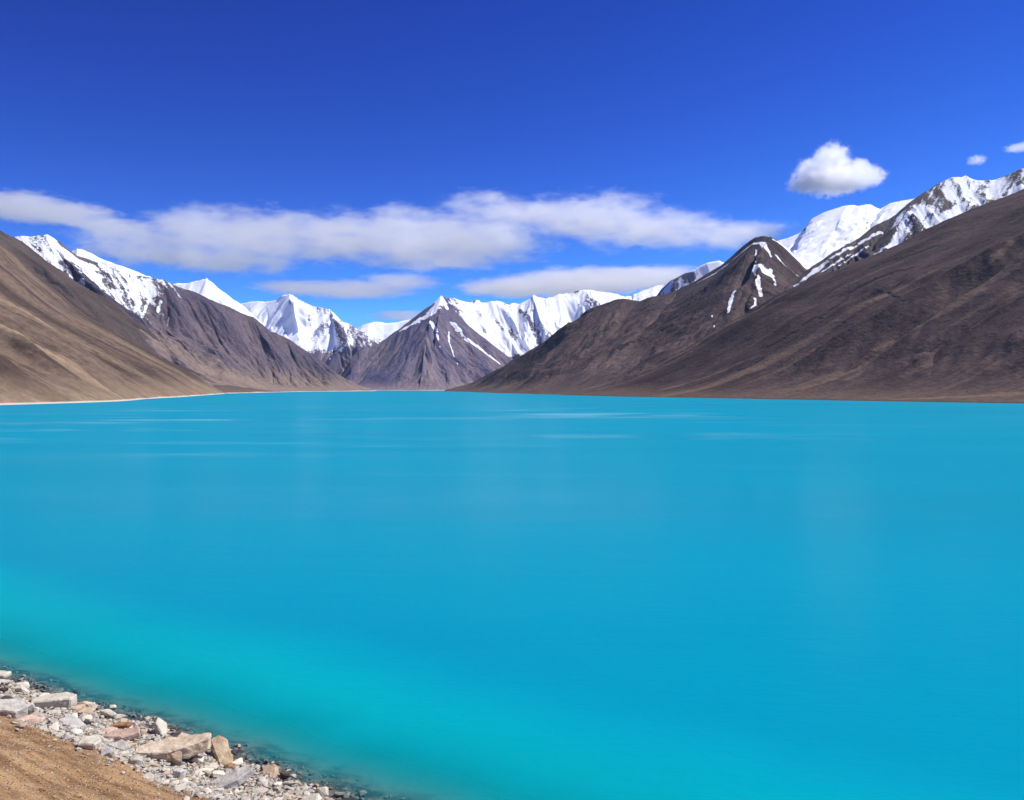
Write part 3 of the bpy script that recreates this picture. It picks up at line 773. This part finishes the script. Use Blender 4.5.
# ------------------------------------------------------------------ rocks
def rock_mat(name, cols, rust=None, rust_amt=0.0, layer=0.0):
    n = N(name)
    tc = n.new('ShaderNodeTexCoord').outputs['Object']
    rnd = n.new('ShaderNodeObjectInfo').outputs['Random']
    P = n.pos()
    a = n.noise(P, 2.2, 5, 0.6); b = n.noise(P, 14.0, 5, 0.7); lay = n.noise(n.vec('MULTIPLY', tc, (0.6, 0.6, 9.0)), 1.0, 4, 0.6, 0.2)
    t = n.math('ADD', n.math('MULTIPLY', a, 0.6), n.math('MULTIPLY', b, 0.3))
    t = n.math('ADD', t, n.math('MULTIPLY', n.math('SUBTRACT', lay, 0.5), layer))
    c = n.mix(n.ss(t, 0.28, 0.62), cols[0], cols[1])
    c = n.mix(n.ss(b, 0.66, 0.78), c, (0.62, 0.60, 0.56))
    c = n.mix(1.0, c, n.mix(rnd, (0.72, 0.70, 0.69), (1.12, 1.08, 1.02)), 'MULTIPLY')
    if rust: c = n.mix(n.math('MULTIPLY', n.ss(n.noise(P, 1.1, 4, 0.6, 0.5), 0.52, 0.66), rust_amt), c, rust)
    z = xyz(n, P)[2]
    c = n.mix(n.math('MULTIPLY', n.math('SUBTRACT', 1.0, n.ss(z, 0.02, 0.12)), 0.72), c, (0.05, 0.048, 0.046))   # wet at the waterline
    h = n.math('ADD', n.math('ADD', n.math('MULTIPLY', a, 0.10), n.math('MULTIPLY', b, 0.035)), n.math('MULTIPLY', lay, 0.05 * min(1, layer * 3)))
    return n.surf(c, 0.9, n.bump(h, 0.7, 1.0), 0.15)

MAT = {
    'pale': rock_mat('pale_rock', ((0.50, 0.465, 0.385), (0.75, 0.71, 0.61))),
    'grey': rock_mat('grey_rock', ((0.37, 0.355, 0.33), (0.63, 0.61, 0.575))),
    'tan': rock_mat('tan_rock', ((0.34, 0.255, 0.175), (0.60, 0.485, 0.355)), (0.33, 0.19, 0.10), 0.5, 0.5),
    'sand': rock_mat('sandstone_slab', ((0.46, 0.37, 0.275), (0.66, 0.565, 0.445)), (0.38, 0.25, 0.15), 0.35, 0.6),
    'pink': rock_mat('pink_rock', ((0.42, 0.30, 0.24), (0.62, 0.48, 0.40)), (0.36, 0.20, 0.12), 0.4, 0.3),
    'dark': rock_mat('dark_rock', ((0.045, 0.038, 0.038), (0.12, 0.10, 0.092))),
    'rust': rock_mat('rusty_rock', ((0.26, 0.15, 0.085), (0.46, 0.30, 0.18)), (0.25, 0.11, 0.05), 0.6, 0.4),
}

def roughen(bm, amp, freq, seed):
    import mathutils.noise as mn
    off = Vector((seed * 3.1, seed * 1.7, seed * 2.3))
    bm.normal_update()
    for v in bm.verts:
        d = mn.fractal(v.co * freq + off, 0.9, 2.0, 4)
        v.co += v.normal * amp * d

def hull_mesh(name, pts, bevel, cuts, amp, freq, seed, smooth=False):
    bm = bmesh.new()
    for p in pts: bm.verts.new(p)
    r = bmesh.ops.convex_hull(bm, input=bm.verts[:])
    dele = [g for g in r['geom_interior'] + r['geom_unused'] if isinstance(g, bmesh.types.BMVert) and g.is_valid]
    bmesh.ops.delete(bm, geom=list(set(dele)), context='VERTS')
    bmesh.ops.dissolve_limit(bm, angle_limit=0.12, verts=bm.verts[:], edges=bm.edges[:])
    if bevel:
        bmesh.ops.bevel(bm, geom=bm.edges[:], offset=bevel, segments=1, affect='EDGES', clamp_overlap=True)
    bmesh.ops.triangulate(bm, faces=bm.faces[:])
    for c in range(cuts):
        big = [e for e in bm.edges if e.calc_length() > 0.09]
        if not big: break
        bmesh.ops.subdivide_edges(bm, edges=big, cuts=1)
        bmesh.ops.triangulate(bm, faces=bm.faces[:])
    roughen(bm, amp, freq, seed)
    me = bpy.data.meshes.new(name); bm.to_mesh(me); bm.free()
    for p in me.polygons: p.use_smooth = smooth
    return me

def boulder_pts(rng, k=16, flat=0.7, boxy=0.6):
    out = []
    for _ in range(k):
        v = Vector((rng.gauss(0, 1), rng.gauss(0, 1), rng.gauss(0, 1))).normalized()
        m = max(abs(v.x), abs(v.y), abs(v.z))
        v = v * (1 - boxy) + v / m * boxy * 0.8
        out.append(Vector((v.x, v.y, v.z * flat)))
    return out

def slab_pts(outline, thick, top_tilt=(0, 0), inset=0.06, rng=random):
    """outline in metres (x right, y away); a block from -thick to 0 with an uneven lower edge"""
    out = []
    for (x, y) in outline:
        z = x * top_tilt[0] + y * top_tilt[1]
        out.append(Vector((x, y, z)))
        out.append(Vector((x * (1 - inset * rng.uniform(0, 1.6)), y * (1 - inset * rng.uniform(0, 1.6)), z - thick * rng.uniform(0.85, 1.1))))
    return out

def stone(name, me, mat, loc, rot, scale, label, group=None, cat='rock'):
    o = bpy.data.objects.new(name, me)
    COL.objects.link(o)
    o.location = loc; o.rotation_euler = rot
    o.scale = scale if hasattr(scale, '__len__') else (scale,) * 3
    if not me.materials: me.materials.append(mat)
    o.material_slots[0].link = 'OBJECT'; o.material_slots[0].material = mat
    return put(o, None, label, cat, group)

KEEP = []     # ground circles already taken (x, y, r)
def mpp(p): return p.y / F     # metres for one pixel there

def slab(px, py, outline, thick, mat, label, tilt=(0, 0), lift=0.0, rotx=0, roty=0, rotz=0, seed=1, amp=0.02, keep=None):
    """outline in picture pixels around (px, py): x right, y away along the ground (already unforeshortened)"""
    p = on_ground(px, py); k = mpp(p)
    rng = random.Random(seed)
    me = hull_mesh('rock_slab', slab_pts([(x * k, y * k) for x, y in outline], thick * k, tilt, 0.05, rng), 0.05, 4, amp * 2.2, 1.7, seed)
    o = stone('rock_slab', me, MAT[mat], p + Vector((0, 0, lift * k)), (rotx, roty, rotz), 1.0, label)
    KEEP.append((p.x, p.y, keep if keep else max(abs(q[0]) for q in outline) * k * 0.75))
    return o

def block(px, py, w, d, h, mat, label, rotz=0.0, rotx=0.0, roty=0.0, seed=1, sink=0.3, flat=1.0, boxy=0.7, k=18, group=None, amp=0.035):
    p = on_ground(px, py); m = mpp(p)
    rng = random.Random(seed)
    me = hull_mesh('rock', boulder_pts(rng, k, flat, boxy), 0.05, 3, amp, 1.6, seed)
    o = stone('rock', me, MAT[mat], p + Vector((0, 0, h * m * (0.5 - sink))), (rotx, roty, rotz), (w * m * 0.5, d * m * 0.5, h * m * 0.5), label, group)
    KEEP.append((p.x, p.y, max(w, d) * m * 0.42))
    return o

# the slabs and blocks one can tell apart
slab(52, 709, [(-20, -3), (17, 1), (20, 12), (6, 20), (-14, 15), (-22, 6)], 12, 'pale', 'thick pale slab with a dark front face at the upper end of the rocky shore', (0.0, 0.02), 9, 0.04, -0.02, 0.12, 3)
slab(168, 760, [(-36, 6), (-30, -6), (-12, -12), (4, -11), (14, -1), (38, 10), (36, 24), (10, 24), (-22, 18)], 14, 'sand', 'largest flat sandstone slab with a dark undercut, lying among the shore rubble', (0.06, -0.02), 13, 0.06, -0.03, 0.05, 5, 0.03)
block(176, 766, 13, 11, 20, 'tan', 'upright tan chunk leaning on the front of the largest sandstone slab', 0.5, -0.35, 0.1, 8, 0.2, 1.0, 0.6, 14)
slab(221, 759, [(-15, 10), (-8, 17), (2, 13), (16, -10), (14, -20), (4, -18), (-8, 0)], 10, 'tan', 'brown tilted slab beside the right end of the largest sandstone slab', (-0.15, 0.34), 10, 0.0, 0.0, 0.0, 11, 0.03)
slab(226, 786, [(-24, -10), (-8, -14), (14, -2), (24, 12), (14, 20), (-10, 8)], 8, 'grey', 'smooth pale grey slab nearest the bottom edge of the shore', (0.05, 0.05), 7, 0.10, -0.10, 0.02, 13)
slab(8, 716, [(-22, -8), (12, -7), (17, 6), (4, 18), (-20, 14)], 11, 'grey', 'big whitish flat block at the left edge above the sand', (0, 0.05), 9, 0.10, 0.05, -0.1, 17)
slab(-4, 680, [(-16, -5), (10, -6), (13, 6), (-12, 12)], 9, 'pale', 'cream block at the left edge beside the water', (0, 0), 7, 0.05, 0.02, 0.1, 19)
slab(89, 749, [(-11, -4), (7, -7), (11, 2), (5, 12), (-9, 9)], 9, 'pale', 'cream angular block half buried at the edge of the brown sand', (0, 0.04), 8, 0.12, 0.03, 0.2, 23)
slab(119, 729, [(-9, -4), (10, -2), (11, 5), (-5, 7)], 5, 'rust', 'small flat rock with a rust coloured underside in the middle of the rubble', (0, -0.05), 5, 0.1, 0.0, 0.0, 29)
slab(121, 739, [(-18, -6), (4, -8), (19, 2), (13, 11), (-12, 8)], 7, 'pink', 'long pinkish flat rock lying below the rusty rock', (0, 0.05), 6, 0.12, -0.06, -0.08, 31)
slab(160, 733, [(-9, 6), (-4, -3), (10, -8), (13, -4), (2, 9)], 9, 'pale', 'pale wedge shaped rock at the water behind the largest sandstone slab', (-0.3, 0.0), 9, 0.0, 0.3, -0.3, 37)
slab(119, 752, [(-10, -5), (7, -5), (11, 4), (-4, 9)], 8, 'grey', 'blue-grey layered rock left of the largest sandstone slab', (-0.1, 0.05), 7, 0.2, 0.15, -0.25, 41)
block(180, 779, 17, 15, 14, 'grey', 'rounded blue-grey rock below the largest sandstone slab', 0.4, 0.1, 0, 43, 0.2)
block(198, 762, 14, 12, 9, 'pale', 'white rock in the shadow under the right end of the largest slab', 0.2, 0.1, 0.1, 47, 0.2)
block(136, 764, 15, 13, 11, 'pale', 'pinkish white rock touching the dark left end of the largest slab', 0.1, 0.1, -0.1, 53, 0.2)
block(22, 728, 15, 10, 7, 'pink', 'flat pink rock at the top edge of the brown sand', 0.1, 0.1, 0, 59, 0.25)
block(86, 726, 12, 9, 8, 'dark', 'dark brown wedge of rock between pale stones', 0.7, 0.2, 0.1, 61, 0.25)
block(137, 738, 5, 5, 5, 'dark', 'small black rock above the largest sandstone slab', 0.7, 0.2, 0.1, 63, 0.15)
block(35, 714, 8, 10, 10, 'pale', 'narrow cream rock propped against the left end of the thick pale slab', 0.7, 0.2, 0.1, 64, 0.2)
block(28, 716, 9, 8, 8, 'dark', 'dark rock in the gap left of the thick pale slab', 0.7, 0.2, 0.1, 65, 0.3)
block(4, 692, 9, 8, 7, 'dark', 'black rock by the left edge above the whitish flat block', 0.2, 0.1, 0.1, 67, 0.25)
block(230, 770, 13, 10, 9, 'rust', 'rusty broken rock at the lower end of the brown tilted slab', 0.2, 0.1, 0.1, 69, 0.25)
block(76, 695, 9, 8, 6, 'dark', 'dark wet rock at the waterline behind the thick pale slab', 0.2, 0.05, 0, 71, 0.25)
block(113, 710, 8, 6, 6, 'pale', 'white rock standing alone in the shallow water', 0.2, 0.05, 0, 73, 0.1)
block(284, 778, 14, 9, 8, 'dark', 'dark rock in the shallow water off the lower shore', -0.2, 0.05, 0.1, 79, 0.1)
block(293, 779, 9, 7, 5, 'pale', 'pale flat rock touching the dark rock in the shallow water', -0.2, 0.05, 0.1, 83, 0.1)
block(274, 780, 9, 7, 6, 'pink', 'pinkish white rock left of the dark rock in the shallow water', 0.3, 0.05, 0.1, 84, 0.2)
block(322, 797, 18, 14, 13, 'pale', 'tallest cream rock at the tip of the rocky shore', 0.5, 0.1, 0.1, 89, 0.15)
block(340, 797, 15, 10, 7, 'pale', 'low white rock between the cream rock and the outermost rock', 0.1, 0.05, 0.0, 97, 0.2)
block(362, 797, 13, 9, 8, 'grey', 'outermost grey rock at the tip of the rocky shore', 0.3, 0.05, 0.1, 101, 0.15)
block(250, 762, 5, 4, 4, 'pale', 'small bright stone alone in the water right of the brown tilted slab', 0.3, 0.05, 0.1, 103, 0.1)
block(43, 791, 9, 7, 5, 'rust', 'small dark rusty stone on the brown sand near the bottom edge', 0.2, 0.05, 0.1, 108, 0.3)
block(78, 797, 10, 7, 5, 'rust', 'second dark rusty stone on the brown sand, at the very bottom edge', 0.5, 0.05, 0.1, 109, 0.3)
block(42, 684, 6, 4, 3, 'pale', 'small low stone in the water above the thick pale slab', 0.3, 0.05, 0.1, 105, 0.1)
block(51, 682, 4, 4, 3.5, 'pale', 'tiny bright stone farthest out above the thick pale slab', 0.3, 0.05, 0.1, 107, 0.1)

# the many rocks of the shore, each its own object
protos = []
for i in range(14):
    rng = random.Random(500 + i)
    protos.append(hull_mesh('rock', boulder_pts(rng, rng.choice((11, 13, 16)), rng.uniform(0.5, 0.85), rng.uniform(0.3, 0.8)), 0.06, 2, 0.06, 1.4, i))
KINDS = [
    ('pale', 'pale angular rock loose in the shore rubble', 'loose pale rocks on the shore', 0.46),
    ('grey', 'light grey rock loose in the shore rubble', 'loose grey rocks on the shore', 0.27),
    ('tan', 'tan rock loose in the shore rubble', 'loose tan rocks on the shore', 0.15),
    ('pink', 'pinkish rock loose in the shore rubble', 'loose pinkish rocks on the shore', 0.07),
    ('dark', 'dark rock loose in the shore rubble', 'loose dark rocks on the shore', 0.05),
]
rng = random.Random(77)
placed = 0; tries = 0
while placed < 262 and tries < 9000:
    tries += 1
    s = rng.uniform(-54, -20); d = rng.uniform(-0.8, 5.2)
    x = s * SDIR[0] + (24.28 - d) * ND[0]; y = s * SDIR[1] + (24.28 - d) * ND[1]
    z = float(ground_z(x, y))
    px = 512 + F * x / y; py = HOR + F * (H - z) / y
    if px < -15 or px > 372 or py > 805: continue
    r = 0.13 + 0.46 * rng.random() ** 2.4
    if any((x - a) ** 2 + (y - b) ** 2 < (c + r * 0.8) ** 2 for a, b, c in KEEP): continue
    KEEP.append((x, y, r * 0.7))
    if d < -0.15:
        kind = ('pale', 'pale rock breaking the surface of the shallows', 'rocks in the shallows') if rng.random() < 0.5 else ('dark', 'dark rock breaking the surface of the shallows', 'rocks in the shallows')
        if r > 0.3 or rng.random() < 0.45: continue
        z = max(z, -r * 0.35)
    else:
        q = rng.random(); acc = 0
        for K_ in KINDS:
            acc += K_[3]
            if q <= acc: kind = K_; break
    me = protos[rng.randrange(len(protos))]
    stone('rock', me, MAT[kind[0]], (x, y, z + r * 0.08), (rng.uniform(-.3, .3), rng.uniform(-.3, .3), rng.uniform(0, 6.28)),
          (r * rng.uniform(0.9, 1.5), r * rng.uniform(0.8, 1.1), r * rng.uniform(0.6, 1.0)), kind[1], kind[2])
    placed += 1

# rubble too small and too many to count
def scatter_mesh(name, count, srange, drange, rad, power, mats, weights, seed, label, dens=None):
    rg = np.random.RandomState(seed)
    base = []
    for i in range(8):
        r_ = random.Random(900 + i + seed)
        me = hull_mesh('tmp', boulder_pts(r_, 10, r_.uniform(.55, .9), r_.uniform(.2, .7)), 0, 0, 0.0, 1, i)
        bm = bmesh.new(); bm.from_mesh(me); bmesh.ops.triangulate(bm, faces=bm.faces[:])
        base.append((np.array([v.co[:] for v in bm.verts], f32), np.array([[v.index for v in f.verts] for f in bm.faces], np.int32)))
        bm.free(); bpy.data.meshes.remove(me)
    s = rg.uniform(*srange, count); d = rg.uniform(*drange, count)
    x = s * SDIR[0] + (24.28 - d) * ND[0]; y = s * SDIR[1] + (24.28 - d) * ND[1]; z = ground_z(x, y)
    keep = np.ones(count, bool)
    if dens is not None: keep = rg.rand(count) < dens(s, d)
    x, y, z, d = x[keep], y[keep], z[keep], d[keep]; count = len(x)
    r = rad[0] + (rad[1] - rad[0]) * rg.rand(count) ** power
    V = []; Fc = []; MI = []; off = 0
    which = rg.randint(0, 8, count); mi = rg.choice(len(mats), count, p=weights)
    for b in range(8):
        idx = np.where(which == b)[0]; k = len(idx)
        if not k: continue
        bv, bf = base[b]
        a = rg.uniform(0, 6.283, k); tl = rg.uniform(-.5, .5, k)
        ca, sa = np.cos(a), np.sin(a); ct, st = np.cos(tl), np.sin(tl)
        vx = bv[None, :, 0] * rg.uniform(.8, 1.4, k)[:, None]; vy = bv[None, :, 1] * rg.uniform(.7, 1.1, k)[:, None]; vz = bv[None, :, 2] * rg.uniform(.6, 1.0, k)[:, None]
        vy, vz = vy * ct[:, None] - vz * st[:, None], vy * st[:, None] + vz * ct[:, None]
        vx, vy = vx * ca[:, None] - vy * sa[:, None], vx * sa[:, None] + vy * ca[:, None]
        q = np.stack([vx, vy, vz], -1) * r[idx][:, None, None] + np.stack([x[idx], y[idx], z[idx] + r[idx] * 0.25], -1)[:, None, :]
        V.append(q.reshape(-1, 3))
        Fc.append((bf[None] + (np.arange(k) * len(bv))[:, None, None] + off).reshape(-1, 3))
        MI.append(np.repeat(mi[idx], len(bf)))
        off += k * len(bv)
    o = mesh_obj(name, np.concatenate(V), np.concatenate(Fc), None, False)
    for m in mats: o.data.materials.append(MAT[m])
    o.data.polygons.foreach_set('material_index', np.concatenate(MI).astype(np.int32)); o.data.update()
    return put(o, None, label, 'gravel', None, 'stuff')

scatter_mesh('rubble', 32000, (-58, -18), (-1.9, 6.6), (0.03, 0.17), 2.2, ['pale', 'grey', 'tan', 'pink', 'dark'], [.56, .20, .14, .06, .04], 5,
             'countless small broken stones covering the shore between water and sand',
             lambda s, d: np.where(d < 0.1, np.clip(0.38 + d * 0.20, 0.0, 1), 1.0) * np.where(d > 4.7, np.clip(0.6 - (d - 4.8) * 0.75, 0.03, 1), 1))
scatter_mesh('gravel', 42000, (-56, -18), (4.9, 13), (0.012, 0.05), 3.0, ['tan', 'rust', 'pale'], [.50, .44, .06], 6, 'fine brown grit strewn over the sand bank')

# ------------------------------------------------------------------ clouds
def cloud(name, lobes, Yc, label, dens, thresh=0.0, amp=0.9, nscale=1.0, soft=0.5, depth=0.6, stretch=(1, 1, 1), seed=0.0, group=None, grow=1.22, bias=0.35, detail=8):
    """lobes: (px, py, half width px, half height px). Each is an ellipsoid of cloud at distance Yc; noise eats its edges."""
    k = Yc / F
    L = []
    for i, (px, py, w, h) in enumerate(lobes):
        w *= grow; h *= grow
        x, y, z = pt(px, py, Yc + (((i * 37) % 11) - 5) * 0.04 * w * k)
        L.append((x, y, z, w * k, max(h * k * 1.5, min(w * k * depth, 2600)), h * k))
    c0 = Vector((sum(l[0] for l in L) / len(L), Yc, sum(l[2] for l in L) / len(L)))
    # container: union of the ellipsoids, a little larger
    bm = bmesh.new()
    for (x, y, z, a, b, c) in L:
        r = bmesh.ops.create_icosphere(bm, subdivisions=3, radius=1.0)
        for v in r['verts']: v.co = Vector((v.co.x * a * 1.12 + x, v.co.y * b * 1.12 + y, v.co.z * c * 1.12 + z)) - c0
    me0 = bpy.data.meshes.new(name); bm.to_mesh(me0); bm.free()
    o = bpy.data.objects.new(name, me0); COL.objects.link(o)
    o.location = c0
    if len(L) > 1:
        md = o.modifiers.new('r', 'REMESH'); md.mode = 'VOXEL'; md.voxel_size = max(min(l[5] for l in L) * 0.28, max(l[3] for l in L) / 60)
        dg = bpy.context.evaluated_depsgraph_get()
        me = bpy.data.meshes.new_from_object(o.evaluated_get(dg)); me.name = name
        o.modifiers.clear(); o.data = me
    n = N(name + '_vapour')
    P = n.vec('SUBTRACT', n.pos(), tuple(c0))
    shp = None
    for (x, y, z, a, b, c) in L:
        q = n.vec('MULTIPLY', n.vec('SUBTRACT', P, (x - c0.x, y - c0.y, z - c0.z)), (1 / a, 1 / b, 1 / c))
        v = n.math('SUBTRACT', 1.0, n.vec('DOT_PRODUCT', q, q))
        shp = v if shp is None else n.new('ShaderNodeMath', {'operation': 'SMOOTH_MAX'}, i0=shp, i1=v, i2=0.35).outputs[0]
    hm = sum(l[5] for l in L) / len(L)
    Q = n.vec('ADD', n.vec('MULTIPLY', P, tuple(q / hm for q in stretch)), (seed, seed * 1.7, -seed))
    nz = n.noise(Q, 1.1 * nscale, detail, 0.66, 0.2)
    v = n.math('ADD', n.math('SUBTRACT', shp, bias), n.math('MULTIPLY', n.math('SUBTRACT', nz, 0.5), amp * 2))
    v = n.math('MULTIPLY', n.ss(v, thresh, thresh + soft), n.ss(shp, 0.0, 0.25))
    pv = n.new('ShaderNodeVolumePrincipled')
    pv.inputs['Color'].default_value = (1, 1, 1, 1)
    pv.inputs['Anisotropy'].default_value = 0.5
    n.set(pv.inputs['Density'], n.math('MULTIPLY', v, dens))
    n.t.links.new(pv.outputs[0], n.out.inputs['Volume'])
    n.m.cycles.volume_sampling = 'MULTIPLE_IMPORTANCE'
    o.data.materials.clear(); o.data.materials.append(n.m)
    return put(o, None, label, 'cloud', group)

YC = 13000
cloud('cloud', [(835, 181, 42, 12), (820, 173, 26, 18), (831, 161, 18, 18), (856, 174, 20, 15), (873, 176, 14, 10), (802, 185, 15, 8)], YC, 'puffy white cumulus cloud alone above the right mountains', 0.009, 0.0, 1.1, 2.1, 0.6, 1.1, seed=3, grow=1.3, bias=0.40)
cloud('cloud', [(135, 240, 70, 14), (205, 232, 80, 26), (150, 252, 80, 16), (260, 238, 90, 29), (330, 238, 90, 26), (400, 234, 90, 27), (470, 240, 95, 27), (520, 214, 70, 14), (570, 216, 70, 24), (610, 222, 70, 29), (665, 230, 75, 22), (735, 236, 70, 13), (225, 260, 80, 14), (430, 256, 100, 14), (480, 204, 60, 8)],
      YC, 'wide soft white cloud bank stretched across the sky above the central peak', 0.0044, 0.0, 1.35, 1.8, 1.05, 1.0, (0.38, 0.5, 1.0), seed=7, grow=1.24, bias=0.46)
cloud('cloud', [(20, 207, 62, 12), (70, 215, 50, 10), (118, 228, 42, 7)], YC, 'thin white cloud trailing in from the left edge of the sky', 0.0052, 0.0, 1.2, 1.6, 0.8, 1.0, (0.3, 0.5, 1.0), seed=11, grow=1.3)
cloud('cloud', [(400, 282, 42, 8), (350, 290, 70, 7), (300, 288, 50, 6)], 19500, 'faint streak of cloud just above the valley left of the central peak', 0.0030, 0.0, 1.1, 1.5, 0.9, 1.0, (0.25, 0.5, 1.0), seed=13, grow=1.3)
cloud('cloud', [(520, 288, 62, 8), (590, 282, 84, 11), (650, 278, 54, 11)], 19500, 'long low white cloud just above the white snow range', 0.0046, 0.0, 1.1, 1.5, 0.8, 1.0, (0.3, 0.5, 1.0), seed=17, grow=1.3)
cloud('cloud', [(977, 160, 9, 5), (973, 162, 6, 3)], YC, 'tiny white cloud puff above the craggy ridge', 0.0080, 0.0, 1.1, 1.6, 0.8, 0.8, seed=19, grow=1.4)
cloud('cloud', [(1018, 148, 13, 4), (1030, 145, 10, 5)], YC, 'small white cloud cut off by the right edge of the sky', 0.0080, 0.0, 1.1, 1.6, 0.8, 0.8, seed=23, grow=1.4)
cloud('cloud', [(405, 316, 38, 5)], 19500, 'faint small cloud low behind the left shoulder of the central peak', 0.0030, 0.0, 1.0, 1.2, 0.9, 1.0, (0.3, 0.5, 1), seed=29, grow=1.3)

# ------------------------------------------------------------------ the thin air of the valley
bm = bmesh.new()
bmesh.ops.create_cube(bm, size=1.0)
for v in bm.verts:
    v.co = Vector((v.co.x * 16000, 3000 + v.co.y * 10000, 650 + v.co.z * 1340))
me = bpy.data.meshes.new('haze'); bm.to_mesh(me); bm.free()
o = bpy.data.objects.new('haze', me); COL.objects.link(o)
n = N('thin_air')
pv = n.new('ShaderNodeVolumePrincipled')
pv.inputs['Color'].default_value = (0.42, 0.68, 1.0, 1)
pv.inputs['Density'].default_value = 1.7e-5
n.t.links.new(pv.outputs[0], n.out.inputs['Volume'])
me.materials.append(n.m)
put(o, None, 'thin bluish haze over the lake and the far mountains', 'haze', None, 'stuff')
